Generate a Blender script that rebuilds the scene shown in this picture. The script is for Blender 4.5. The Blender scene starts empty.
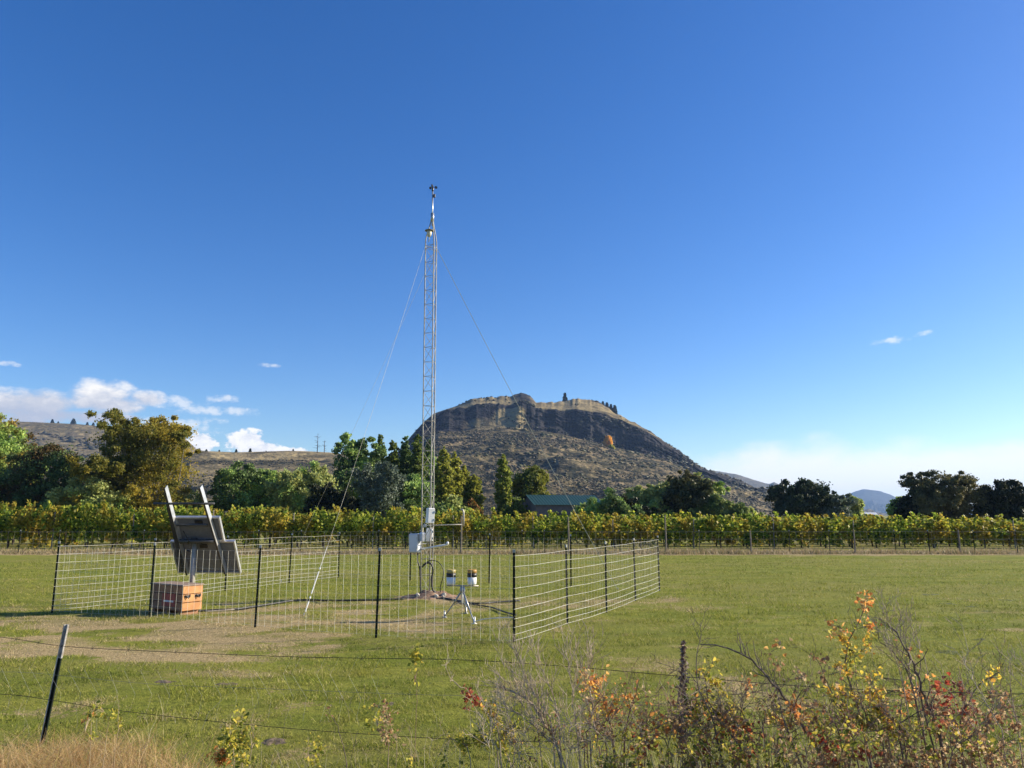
import bpy, math, random
import numpy as np
from mathutils import Vector, Matrix

R = math.radians
S = bpy.context.scene
COL = S.collection
rng = np.random.default_rng(7)
random.seed(7)

# ------------------------------------------------------------------ camera
CAM_H = 2.0
F_PX = 769.0
PITCH = math.atan((515 - 384) / F_PX)
cam_d = bpy.data.cameras.new('camera')
cam = bpy.data.objects.new('camera', cam_d)
COL.objects.link(cam)
cam_d.sensor_width = 36.0
cam_d.lens = 36.0 * F_PX / 1024
cam_d.clip_start = 0.05
cam_d.clip_end = 60000
cam.location = (0, 0, CAM_H)
cam.rotation_euler = (R(90) + PITCH, 0, 0)
S.camera = cam

def ray(px, py):
    u = (px - 512) / F_PX; v = (384 - py) / F_PX
    return Vector((u, math.cos(PITCH) - v * math.sin(PITCH), math.sin(PITCH) + v * math.cos(PITCH)))
def at(px, py, Y):
    d = ray(px, py); k = Y / d.y
    return Vector((d.x * k, Y, CAM_H + d.z * k))
def gnd(px, py, z=0.0):
    d = ray(px, py); k = (z - CAM_H) / d.z
    return Vector((d.x * k, d.y * k, z))
def azel(px, py):
    d = ray(px, py)
    return math.atan2(d.x, d.y), math.atan2(d.z, math.hypot(d.x, d.y))

# ------------------------------------------------------------------ sky, sun, exposure
SUN_EL, SUN_AZ = R(24), R(76)          # azimuth clockwise from +Y (view direction)
world = bpy.data.worlds.new('World'); S.world = world
world.use_nodes = True
nt = world.node_tree; nt.nodes.clear()
class NG:
    """tiny node-expression helper"""
    def __init__(s, t): s.t = t
    def n(s, typ, **kw):
        nd = s.t.nodes.new(typ)
        for k, v in kw.items(): setattr(nd, k, v)
        return nd
    def link(s, a, b): s.t.links.new(a, b)
    def put(s, sock, v):
        if hasattr(v, 'is_output'): s.t.links.new(v, sock)
        else: sock.default_value = v
    def m(s, op, a, b=0.0, c=0.0, clamp=False):
        nd = s.t.nodes.new('ShaderNodeMath'); nd.operation = op; nd.use_clamp = clamp
        s.put(nd.inputs[0], a); s.put(nd.inputs[1], b); s.put(nd.inputs[2], c)
        return nd.outputs[0]
    def mix(s, f, a, b):
        nd = s.t.nodes.new('ShaderNodeMix'); nd.data_type = 'RGBA'
        s.put(nd.inputs[0], f)
        for sk, v in ((nd.inputs[6], a), (nd.inputs[7], b)):
            if isinstance(v, (tuple, list)): v = (v[0], v[1], v[2], 1)
            s.put(sk, v)
        return nd.outputs[2]
    def smooth(s, v, lo, hi, a=0.0, b=1.0):
        nd = s.t.nodes.new('ShaderNodeMapRange'); nd.interpolation_type = 'SMOOTHSTEP'
        s.put(nd.inputs[0], v); nd.inputs[1].default_value = lo; nd.inputs[2].default_value = hi
        nd.inputs[3].default_value = a; nd.inputs[4].default_value = b
        return nd.outputs[0]
    def noise(s, vec, scale, detail=4, rough=0.55, dist=0.0):
        nd = s.t.nodes.new('ShaderNodeTexNoise')
        if vec is not None: s.put(nd.inputs['Vector'], vec)
        nd.inputs['Scale'].default_value = scale; nd.inputs['Detail'].default_value = detail
        nd.inputs['Roughness'].default_value = rough; nd.inputs['Distortion'].default_value = dist
        return nd.outputs[0]
    def ramp(s, f, stops, const=False):
        nd = s.t.nodes.new('ShaderNodeValToRGB')
        if const: nd.color_ramp.interpolation = 'CONSTANT'
        el = nd.color_ramp.elements
        while len(el) < len(stops): el.new(0.5)
        for e, (p, c) in zip(el, stops):
            e.position = p; e.color = (c[0], c[1], c[2], 1)
        s.put(nd.inputs[0], f)
        return nd.outputs[0]
g = NG(nt)
sky = g.n('ShaderNodeTexSky', sky_type='NISHITA', sun_disc=False)
sky.sun_elevation = SUN_EL; sky.sun_rotation = SUN_AZ
sky.altitude = 600; sky.air_density = 1.0; sky.dust_density = 0.6; sky.ozone_density = 3.2
hsv = g.n('ShaderNodeHueSaturation')
hsv.inputs['Saturation'].default_value = 1.30
hsv.inputs['Hue'].default_value = 0.5125
hsv.inputs['Value'].default_value = 1.0
g.link(sky.outputs[0], hsv.inputs['Color'])
tc = g.n('ShaderNodeTexCoord')
sep = g.n('ShaderNodeSeparateXYZ'); g.link(tc.outputs['Generated'], sep.inputs[0])
X_, Y_, Z_ = sep.outputs
AZ = g.m('ARCTAN2', X_, Y_)
HYP = g.m('SQRT', g.m('ADD', g.m('MULTIPLY', X_, X_), g.m('MULTIPLY', Y_, Y_)))
EL = g.m('ARCTAN2', Z_, HYP)
comb = g.n('ShaderNodeCombineXYZ'); g.link(AZ, comb.inputs[0]); g.link(g.m('MULTIPLY', EL, 1.5), comb.inputs[1])
def ellipses(lst):
    out = None
    for (cx, cy, rx, ry) in lst:
        a0, e0 = azel(cx, cy)
        a1, _ = azel(cx + rx, cy); _, e1 = azel(cx, cy - ry)
        da = g.m('DIVIDE', g.m('SUBTRACT', AZ, a0), abs(a1 - a0))
        de = g.m('DIVIDE', g.m('SUBTRACT', EL, e0), abs(e1 - e0))
        v = g.m('SUBTRACT', 1.0, g.m('ADD', g.m('MULTIPLY', da, da), g.m('MULTIPLY', de, de)))
        out = v if out is None else g.m('MAXIMUM', out, v)
    return out
nz = g.noise(comb.outputs[0], 26, 7, 0.6)
nz2 = g.noise(comb.outputs[0], 11, 5, 0.6)
nzw = g.noise(comb.outputs[0], 60, 5, 0.6)
cum = ellipses([(10, 408, 74, 20), (40, 404, 44, 17), (104, 394, 38, 15), (104, 402, 46, 12), (50, 415, 90, 8),
                (146, 398, 22, 9)])
a_cum = g.smooth(g.m('ADD', cum, g.m('MULTIPLY', g.m('SUBTRACT', nz, 0.5), 3.2)), -0.25, 0.9)
wis = ellipses([(215, 411, 50, 6), (228, 399, 26, 5), (268, 365, 18, 3), (6, 363, 16, 4), (888, 341, 22, 5), (924, 333, 14, 4), (172, 402, 40, 8), (180, 425, 60, 12)])
a_wis = g.m('MULTIPLY', g.smooth(g.m('ADD', wis, g.m('MULTIPLY', g.m('SUBTRACT', nzw, 0.5), 3.5)), 0.2, 1.3), 0.55)
bank = ellipses([(825, 480, 190, 44), (980, 474, 220, 34), (1140, 478, 240, 44)])
a_bank = g.m('MULTIPLY', g.smooth(g.m('ADD', bank, g.m('MULTIPLY', g.m('SUBTRACT', nz2, 0.5), 2.2)), -0.15, 0.95), 0.85)
puff = ellipses([(880, 487, 80, 7), (770, 482, 34, 5), (985, 489, 90, 6)])
a_puff = g.m('MULTIPLY', g.smooth(g.m('ADD', puff, g.m('MULTIPLY', g.m('SUBTRACT', nz, 0.5), 3.0)), 0.2, 1.1), 0.9)
# bright crowns and greyer undersides of the left cumulus, broken by noise
_, eb = azel(60, 418); _, et = azel(60, 384)
cumB = ellipses([(248, 442, 24, 13), (200, 443, 18, 12), (286, 452, 30, 5), (262, 448, 20, 7)])
a_cumB = g.smooth(g.m('ADD', cumB, g.m('MULTIPLY', g.m('SUBTRACT', nzw, 0.5), 3.0)), 0.0, 0.5)
shade = g.m('ADD', g.m('DIVIDE', g.m('SUBTRACT', EL, eb), et - eb), g.m('MULTIPLY', g.m('SUBTRACT', nz, 0.5), 2.4))
c_cum = g.ramp(shade, [(0.0, (0.48, 0.53, 0.66)), (0.5, (0.60, 0.63, 0.72)), (0.85, (0.86, 0.86, 0.88)), (1.0, (1.0, 0.98, 0.95))])
b_sky = g.n('ShaderNodeBackground'); g.link(hsv.outputs[0], b_sky.inputs[0]); b_sky.inputs[1].default_value = 0.092
b_c = g.n('ShaderNodeBackground'); g.link(c_cum, b_c.inputs[0]); b_c.inputs[1].default_value = 0.57
b_w = g.n('ShaderNodeBackground'); b_w.inputs[0].default_value = (0.93, 0.91, 0.88, 1); b_w.inputs[1].default_value = 0.64
def mixs(f, a, b):
    nd = g.n('ShaderNodeMixShader'); g.link(f, nd.inputs[0]); g.link(a, nd.inputs[1]); g.link(b, nd.inputs[2]); return nd.outputs[0]
sh = mixs(a_bank, b_sky.outputs[0], b_w.outputs[0])
sh = mixs(g.m('MAXIMUM', a_wis, a_puff), sh, b_w.outputs[0])
b_cB = g.n('ShaderNodeBackground'); g.link(g.mix(g.smooth(nzw, .35, .6), (.78, .80, .86), (1, .99, .97)), b_cB.inputs[0]); b_cB.inputs[1].default_value = .6
sh = mixs(a_cumB, sh, b_cB.outputs[0])
sh = mixs(a_cum, sh, b_c.outputs[0])
wo = g.n('ShaderNodeOutputWorld'); g.link(sh, wo.inputs[0])

sd = bpy.data.lights.new('sun', 'SUN'); sd.energy = 5.0; sd.angle = R(0.53); sd.color = (1.0, 0.89, 0.70)
sun = bpy.data.objects.new('sun', sd); COL.objects.link(sun)
sdir = Vector((math.sin(SUN_AZ) * math.cos(SUN_EL), math.cos(SUN_AZ) * math.cos(SUN_EL), math.sin(SUN_EL)))
sun.rotation_euler = sdir.to_track_quat('Z', 'Y').to_euler()
sun.location = (20, 5, 20)

S.view_settings.view_transform = 'Standard'; S.view_settings.look = 'None'
S.view_settings.exposure = 0.95; S.view_settings.gamma = 1.0; S.view_settings.use_curve_mapping = False
S.cycles.max_bounces = 5; S.cycles.volume_bounces = 0; S.cycles.transparent_max_bounces = 8

# ------------------------------------------------------------------ helpers
def fnoise(x, y, seed=0, octaves=4, lac=2.1, gain=0.5):
    """value-noise fbm, ~[-1,1]"""
    x = np.asarray(x, float); y = np.asarray(y, float)
    out = np.zeros(np.broadcast(x, y).shape); amp = 1.0; tot = 0
    for o in range(octaves):
        xi = np.floor(x).astype(np.int64); yi = np.floor(y).astype(np.int64)
        fx = x - xi; fy = y - yi
        fx = fx * fx * (3 - 2 * fx); fy = fy * fy * (3 - 2 * fy)
        def h(a, b):
            n = (a * 374761393 + b * 668265263 + (seed + o * 31) * 2147483647 // 7) & 0x7fffffff
            n = ((n ^ (n >> 13)) * 1274126177) & 0x7fffffff
            n = (n ^ (n >> 16)) & 0xffff
            return n / 32767.5 - 1
        v = (h(xi, yi) * (1 - fx) + h(xi + 1, yi) * fx) * (1 - fy) + (h(xi, yi + 1) * (1 - fx) + h(xi + 1, yi + 1) * fx) * fy
        out = out + amp * v; tot += amp
        x = x * lac + 17.3; y = y * lac + 9.1; amp *= gain
    return out / tot
def sstep(a, b, v):
    t = np.clip((np.asarray(v, float) - a) / (b - a), 0, 1); return t * t * (3 - 2 * t)

def np_mesh(name, V, F, mat, parent=None, attrs=None, smooth=False, link=True):
    V = np.asarray(V, np.float32); F = np.asarray(F, np.int32)
    me = bpy.data.meshes.new(name)
    me.vertices.add(len(V)); me.vertices.foreach_set('co', V.ravel())
    k = F.shape[1]
    me.loops.add(F.size); me.loops.foreach_set('vertex_index', F.ravel())
    me.polygons.add(len(F)); me.polygons.foreach_set('loop_start', np.arange(0, F.size, k, dtype=np.int32))
    if smooth: me.polygons.foreach_set('use_smooth', np.ones(len(F), bool))
    me.update(calc_edges=True)
    for kk, vv in (attrs or {}).items():
        a = me.attributes.new(kk, 'FLOAT', 'POINT'); a.data.foreach_set('value', np.asarray(vv, np.float32))
    me.materials.append(mat)
    o = bpy.data.objects.new(name, me)
    if link: COL.objects.link(o)
    if parent is not None: o.parent = parent
    return o

class MB:
    def __init__(s): s.v = []; s.f = []
    def add(s, vs, fs):
        b = len(s.v); s.v += [tuple(v) for v in vs]; s.f += [tuple(b + i for i in f) for f in fs]
    def box(s, c, size, M=None, bev=0.0):
        hx, hy, hz = size[0] / 2, size[1] / 2, size[2] / 2
        if bev > 0:
            b = min(bev, hx * .9, hy * .9, hz * .9)
            prof = [(hx - b, hy), (hx, hy - b)]
            ring = [(hx - b, hy), (-hx + b, hy), (-hx, hy - b), (-hx, -hy + b), (-hx + b, -hy), (hx - b, -hy), (hx, -hy + b), (hx, hy - b)]
            inner = [(x * (hx - b) / hx, y * (hy - b) / hy) for x, y in ring]
            vs = []
            for z, rg in ((-hz, inner), (-hz + b, ring), (hz - b, ring), (hz, inner)):
                vs += [Vector((x, y, z)) for x, y in rg]
            fs = [tuple(range(7, -1, -1)), tuple(range(24, 32))]
            for L in range(3):
                for i in range(8):
                    j = (i + 1) % 8
                    fs.append((L * 8 + i, L * 8 + j, L * 8 + 8 + j, L * 8 + 8 + i))
        else:
            vs = [Vector((x, y, z)) for z in (-hz, hz) for x, y in ((-hx, -hy), (hx, -hy), (hx, hy), (-hx, hy))]
            fs = [(3, 2, 1, 0), (4, 5, 6, 7), (0, 1, 5, 4), (1, 2, 6, 5), (2, 3, 7, 6), (3, 0, 4, 7)]
        if M is not None: vs = [M @ v for v in vs]
        s.add([v + Vector(c) for v in vs], fs)
    def tube(s, pts, rad, n=6, cap=True):
        pts = [Vector(p) for p in pts]
        if not hasattr(rad, '__len__'): rad = [rad] * len(pts)
        t0 = (pts[1] - pts[0]).normalized()
        ref = Vector((0, 0, 1)) if abs(t0.z) < .9 else Vector((1, 0, 0))
        nx = t0.cross(ref).normalized()
        vs = []; fs = []
        for i, p in enumerate(pts):
            t = (pts[min(i + 1, len(pts) - 1)] - pts[max(i - 1, 0)])
            if t.length < 1e-9: t = t0
            t.normalize()
            nx = (nx - t * nx.dot(t))
            if nx.length < 1e-6: nx = t.orthogonal()
            nx.normalize(); ny = t.cross(nx)
            for k in range(n):
                a = 2 * math.pi * k / n
                vs.append(p + (nx * math.cos(a) + ny * math.sin(a)) * rad[i])
        for i in range(len(pts) - 1):
            for k in range(n):
                j = (k + 1) % n
                fs.append((i * n + k, i * n + j, (i + 1) * n + j, (i + 1) * n + k))
        if cap:
            fs.append(tuple(range(n - 1, -1, -1))); fs.append(tuple((len(pts) - 1) * n + k for k in range(n)))
        s.add(vs, fs)
    def lathe(s, prof, n=20, c=(0, 0, 0)):
        """prof: list of (r,z)"""
        c = Vector(c); vs = []; fs = []
        for r, z in prof:
            for k in range(n):
                a = 2 * math.pi * k / n
                vs.append(c + Vector((max(r, 1e-4) * math.cos(a), max(r, 1e-4) * math.sin(a), z)))
        for i in range(len(prof) - 1):
            for k in range(n):
                j = (k + 1) % n
                fs.append((i * n + k, i * n + j, (i + 1) * n + j, (i + 1) * n + k))
        fs.append(tuple(range(n - 1, -1, -1))); fs.append(tuple((len(prof) - 1) * n + k for k in range(n)))
        s.add(vs, fs)
    def build(s, name, mat, parent=None, smooth=False):
        me = bpy.data.meshes.new(name); me.from_pydata(s.v, [], s.f); me.update()
        if smooth: me.polygons.foreach_set('use_smooth', [True] * len(me.polygons))
        me.materials.append(mat)
        o = bpy.data.objects.new(name, me); COL.objects.link(o)
        if parent is not None: o.parent = parent
        return o
def tag(o, label=None, cat=None, group=None, kind=None):
    if label: o['label'] = label
    if cat: o['category'] = cat
    if group: o['group'] = group
    if kind: o['kind'] = kind
    return o
def empty(name, loc, rz=0.0):
    o = bpy.data.objects.new(name, None); COL.objects.link(o); o.location = loc; o.rotation_euler = (0, 0, rz)
    o.empty_display_size = 0.2
    return o
def copy_tree(o, parent=None):
    c = o.copy(); COL.objects.link(c)
    if parent is not None: c.parent = parent
    for ch in [k for k in bpy.data.objects if k.parent == o]: copy_tree(ch, c)
    return c

# ------------------------------------------------------------------ materials
def new_mat(name):
    m = bpy.data.materials.new(name); m.use_nodes = True
    t = m.node_tree; t.nodes.clear(); gg = NG(t)
    out = gg.n('ShaderNodeOutputMaterial')
    return m, gg, out
def pbr(name, c1, c2=None, scale=8, rough=0.6, metal=0.0, bump=0.0, detail=5, coords='Object', lo=.35, hi=.65, spec=0.5):
    m, q, out = new_mat(name)
    b = q.n('ShaderNodeBsdfPrincipled'); q.link(b.outputs[0], out.inputs[0])
    b.inputs['Roughness'].default_value = rough; b.inputs['Metallic'].default_value = metal
    b.inputs['Specular IOR Level'].default_value = spec
    t = q.n('ShaderNodeTexCoord')
    n1 = q.noise(t.outputs[coords], scale, detail, 0.6)
    if c2 is None: c2 = tuple(x * 0.75 for x in c1)
    q.link(q.mix(q.smooth(n1, lo, hi), c1, c2), b.inputs['Base Color'])
    if bump:
        bp = q.n('ShaderNodeBump'); bp.inputs['Strength'].default_value = bump; bp.inputs['Distance'].default_value = 0.02
        q.link(n1, bp.inputs['Height']); q.link(bp.outputs[0], b.inputs['Normal'])
    return m
def leafmat(name, cols, trans=0.35, patch=None, pscale=0.35, gloss=0.25):
    trans = min(.55, trans * 1.3)
    """cols: list of colours picked per leaf; patch: second list that takes over in noise patches"""
    m, q, out = new_mat(name)
    ge = q.n('ShaderNodeNewGeometry'); t = q.n('ShaderNodeTexCoord')
    rnd = ge.outputs['Random Per Island']
    k = len(cols)
    c = q.ramp(rnd, [(i / k, cc) for i, cc in enumerate(cols)], True)
    if patch:
        k2 = len(patch)
        c2 = q.ramp(rnd, [(i / k2, cc) for i, cc in enumerate(patch)], True)
        oi = q.n('ShaderNodeObjectInfo')
        vm = q.n('ShaderNodeVectorMath'); vm.operation = 'ADD'
        q.link(t.outputs['Object'], vm.inputs[0])
        cx = q.n('ShaderNodeCombineXYZ'); q.link(q.m('MULTIPLY', oi.outputs['Random'], 40), cx.inputs[0]); q.link(cx.outputs[0], vm.inputs[1])
        n1 = q.noise(vm.outputs[0], pscale, 3, 0.5)
        c = q.mix(q.smooth(n1, .45, .6), c, c2)
    b = q.n('ShaderNodeBsdfPrincipled'); q.link(c, b.inputs['Base Color'])
    b.inputs['Roughness'].default_value = 0.55; b.inputs['Specular IOR Level'].default_value = gloss
    tr = q.n('ShaderNodeBsdfTranslucent'); q.link(c, tr.inputs[0])
    mx = q.n('ShaderNodeMixShader'); mx.inputs[0].default_value = trans
    q.link(b.outputs[0], mx.inputs[1]); q.link(tr.outputs[0], mx.inputs[2]); q.link(mx.outputs[0], out.inputs[0])
    return m

M_galv = pbr('galvanised_steel', (.52, .53, .52), (.40, .41, .41), 12, .38, .75, .1)
M_wire = pbr('fence_wire', (.78, .76, .68), (.62, .58, .48), 3, .42, .35)
M_wire_dark = pbr('old_wire', (.16, .13, .11), (.09, .08, .07), 6, .6, .4)
M_wire_grey = pbr('grey_wire', (.34, .33, .30), (.22, .21, .2), 6, .5, .4)
M_tpost = pbr('dark_green_post', (.010, .022, .014), (.016, .018, .014), 9, .8, 0, .2, spec=.15)
M_white = pbr('white_paint', (.80, .80, .78), (.70, .70, .68), 6, .4, 0, .05)
M_tip = pbr('white_tip', (.46, .46, .43), (.32, .32, .30), 14, .6)
M_wood = pbr('grey_wood', (.24, .20, .145), (.14, .115, .085), 5, .85, 0, .4)
M_bark = pbr('bark', (.10, .075, .055), (.05, .04, .03), 3, .9, 0, .6)
M_bark_pale = pbr('pale_bark', (.42, .38, .31), (.22, .19, .15), 2, .85, 0, .4)
M_black = pbr('black_rubber', (.012, .012, .013), (.02, .02, .02), 10, .5)

# ------------------------------------------------------------------ dryness map shared by ground and grass
def blob(x, y, cx, cy, rx, ry):
    return np.exp(-(((x - cx) / rx) ** 2 + ((y - cy) / ry) ** 2))
def dryness(x, y):
    d = 0.10 + 0.16 * fnoise(x * .35, y * .5, 3, 4)
    n = fnoise(x * .9, y * 1.3, 5, 4)
    n2 = fnoise(x * .25, y * .9, 8, 3)
    p1 = blob(x, y, -7.0, 14.2, 5.0, 1.5) * 1.15          # trampled strip in front of the box
    p2 = blob(x, y, -5.0, 17.2, 3.4, 1.5) * .62
    p6 = blob(x, y, -2.6, 15.6, 2.6, 2.0) * .5
    p3 = blob(x, y, -2.6, 12.6, 1.5, .5) * .8
    p4 = blob(x, y, 1.3, 18.6, 2.8, .7) * .8
    p5 = blob(x, y, -5.2, 11.6, 1.8, .6) * .75 + blob(x, y, -8.2, 12.2, 2.4, .8) * .8 + blob(x, y, -3.6, 10.3, .9, .35) * .5
    p7 = blob(x, y, -2.2, 18.9, 1.3, .6) * 1.0
    nh = 1.25 * fnoise(x * 1.3 + 4, y * 2.2, 25, 5)
    d = d + (p1 * .95 + p2 * .75 + p3 + p4 + p5 + p6 * .8 + p7) * np.clip(.62 + .5 * n + 1.2 * nh, .05, 1.3)
    far = sstep(38.8, 40.4, y + .6 * n + .9 * n2) * (1 - .62 * sstep(43, 45.5, y + n))
    d = np.maximum(d, far * (.85 + .25 * n))
    d = d + .16 * sstep(-.1, .6, n2) * sstep(14, 26, y)
    d = d + .42 * sstep(.12, .5, fnoise(x * 1.1 + 9, y * 1.7, 15, 5)) * (1 - .6 * sstep(14, 22, y))
    return np.clip(d, 0, 1)
def ground_h(x, y):
    r = np.hypot(x, y)
    h = 0.035 * fnoise(x * .45, y * .45, 11, 3) + .012 * fnoise(x * 2.3, y * 2.3, 12, 3)
    h = h * sstep(1, 4, r) * (1 - sstep(60, 120, r))
    return h

M_ground, q, out = new_mat('field_soil_and_turf')
b = q.n('ShaderNodeBsdfPrincipled'); q.link(b.outputs[0], out.inputs[0])
b.inputs['Roughness'].default_value = .95; b.inputs['Specular IOR Level'].default_value = .1
t = q.n('ShaderNodeTexCoord'); P = t.outputs['Object']
at_ = q.n('ShaderNodeAttribute'); at_.attribute_name = 'dry'
mp = q.n('ShaderNodeMapping'); mp.inputs['Scale'].default_value = (.55, 1.6, 1); q.link(P, mp.inputs[0])
n_f = q.noise(P, 14, 6, .7); n_m = q.noise(mp.outputs[0], .8, 5, .6); n_l = q.noise(mp.outputs[0], .16, 4, .6); n_p = q.noise(P, 55, 4, .7)
green = q.mix(q.smooth(n_m, .38, .62), (.175, .205, .028), (.26, .265, .045))
green = q.mix(q.smooth(n_f, .45, .72), green, (.075, .10, .016))
green = q.mix(q.m('MULTIPLY', q.smooth(n_l, .45, .60), .6), green, (.24, .225, .060))
tan = q.mix(q.smooth(n_f, .35, .65), (.62, .46, .25), (.42, .31, .155))
tan = q.mix(q.smooth(n_p, .48, .62), tan, (.13, .12, .045))
tan = q.mix(q.m('MULTIPLY', q.smooth(n_m, .50, .62), .5), tan, (.22, .20, .07))
dv = q.m('ADD', at_.outputs['Fac'], q.m('MULTIPLY', q.m('SUBTRACT', n_f, .5), 2.0))
colr = q.mix(q.smooth(dv, .28, .72), green, tan)
q.link(colr, b.inputs['Base Color'])
bp = q.n('ShaderNodeBump'); bp.inputs['Strength'].default_value = .8; bp.inputs['Distance'].default_value = .05
q.link(q.m('ADD', n_p, n_f), bp.inputs['Height']); q.link(bp.outputs[0], b.inputs['Normal'])

# ground sheet: rings around the viewpoint out to the horizon
rr = np.concatenate([[0.0], np.geomspace(1.0, 60, 330), np.geomspace(63, 9900, 64)])
na = 720
aa = np.linspace(0, 2 * np.pi, na, endpoint=False)
RR, AA = np.meshgrid(rr[1:], aa, indexing='ij')
gx = RR * np.sin(AA); gy = RR * np.cos(AA)
gz = ground_h(gx, gy)
V = np.stack([gx, gy, gz], -1).reshape(-1, 3)
V = np.concatenate([V, [[0, 0, 0]]])
i = np.arange(len(rr) - 2)[:, None] * na; j = np.arange(na)[None, :]; j2 = (j + 1) % na
F = np.stack([i + j, i + na + j, i + na + j2, i + j2], -1).reshape(-1, 4)
cidx = len(V) - 1
F = np.concatenate([F, np.stack([np.full(na // 2, cidx), np.arange(0, na, 2), np.arange(1, na, 2), (np.arange(2, na + 2, 2)) % na], -1)])
gobj = np_mesh('ground', V, F, M_ground, attrs={'dry': dryness(V[:, 0], V[:, 1])}, smooth=True)
tag(gobj, kind='structure')

# ------------------------------------------------------------------ haze (real air)
def build_haze():
    m, q, out = new_mat('haze_air')
    pv = q.n('ShaderNodeVolumePrincipled')
    pv.inputs['Color'].default_value = (.38, .60, 1.0, 1); pv.inputs['Density'].default_value = 7.5e-5
    pv.inputs['Anisotropy'].default_value = 0.2
    q.link(pv.outputs[0], out.inputs['Volume'])
    mb = MB(); mb.box((0, 0, 147), (20000, 20000, 296))
    o = mb.build('haze', m); tag(o, kind='stuff')
    return o

# ------------------------------------------------------------------ hills
M_hill, q, out = new_mat('hill_slope')
b = q.n('ShaderNodeBsdfPrincipled'); q.link(b.outputs[0], out.inputs[0])
b.inputs['Roughness'].default_value = .95; b.inputs['Specular IOR Level'].default_value = .1
t = q.n('ShaderNodeTexCoord'); P = t.outputs['Object']
rock = q.n('ShaderNodeAttribute'); rock.attribute_name = 'rock'
gra = q.n('ShaderNodeAttribute'); gra.attribute_name = 'grass'
mpz = q.n('ShaderNodeMapping'); mpz.inputs['Scale'].default_value = (.05, .05, .012); q.link(P, mpz.inputs[0])
strk = q.noise(mpz.outputs[0], 1.0, 6, .7)
mps = q.n('ShaderNodeMapping'); mps.inputs['Scale'].default_value = (.06, .035, .14); q.link(P, mps.inputs[0])
n1 = q.noise(mps.outputs[0], 1.0, 8, .7); n2 = q.noise(P, .085, 5, .62); n3 = q.noise(P, .018, 4, .55); n4 = q.noise(mps.outputs[0], 1.7, 4, .62)
sage = q.mix(q.smooth(n1, .38, .60), (.22, .17, .09), (.10, .08, .042))
sage = q.mix(q.m('MULTIPLY', q.smooth(n3, .50, .62), .6), sage, (.27, .20, .11))
sage = q.mix(q.m('MULTIPLY', q.smooth(n3, .50, .40), .75), sage, (.080, .070, .036))
sage = q.mix(q.smooth(n4, .49, .53), sage, (.022, .024, .013))
sage = q.mix(q.m('MULTIPLY', q.smooth(n2, .51, .55), .85), sage, (.030, .030, .018))
tang = q.mix(q.smooth(n1, .38, .7), (.35, .275, .14), (.19, .15, .08))
tang = q.mix(q.smooth(n2, .62, .70), tang, (.07, .06, .04))
rockc = q.mix(q.smooth(strk, .4, .62), (.034, .031, .033), (.011, .012, .016))
c = q.mix(gra.outputs['Fac'], sage, tang)
c = q.mix(rock.outputs['Fac'], c, rockc)
q.link(c, b.inputs['Base Color'])
bp = q.n('ShaderNodeBump'); bp.inputs['Strength'].default_value = .9; bp.inputs['Distance'].default_value = 6.0
q.link(n2, bp.inputs['Height']); q.link(bp.outputs[0], b.inputs['Normal'])

def elev_of(px, py):   # tan of elevation per unit of horizontal range, plus azimuth
    d = ray(px, py); return d.z / math.hypot(d.x, d.y)
def az_px(px, py=500):
    d = ray(px, py); return math.atan2(d.x, d.y)

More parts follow.
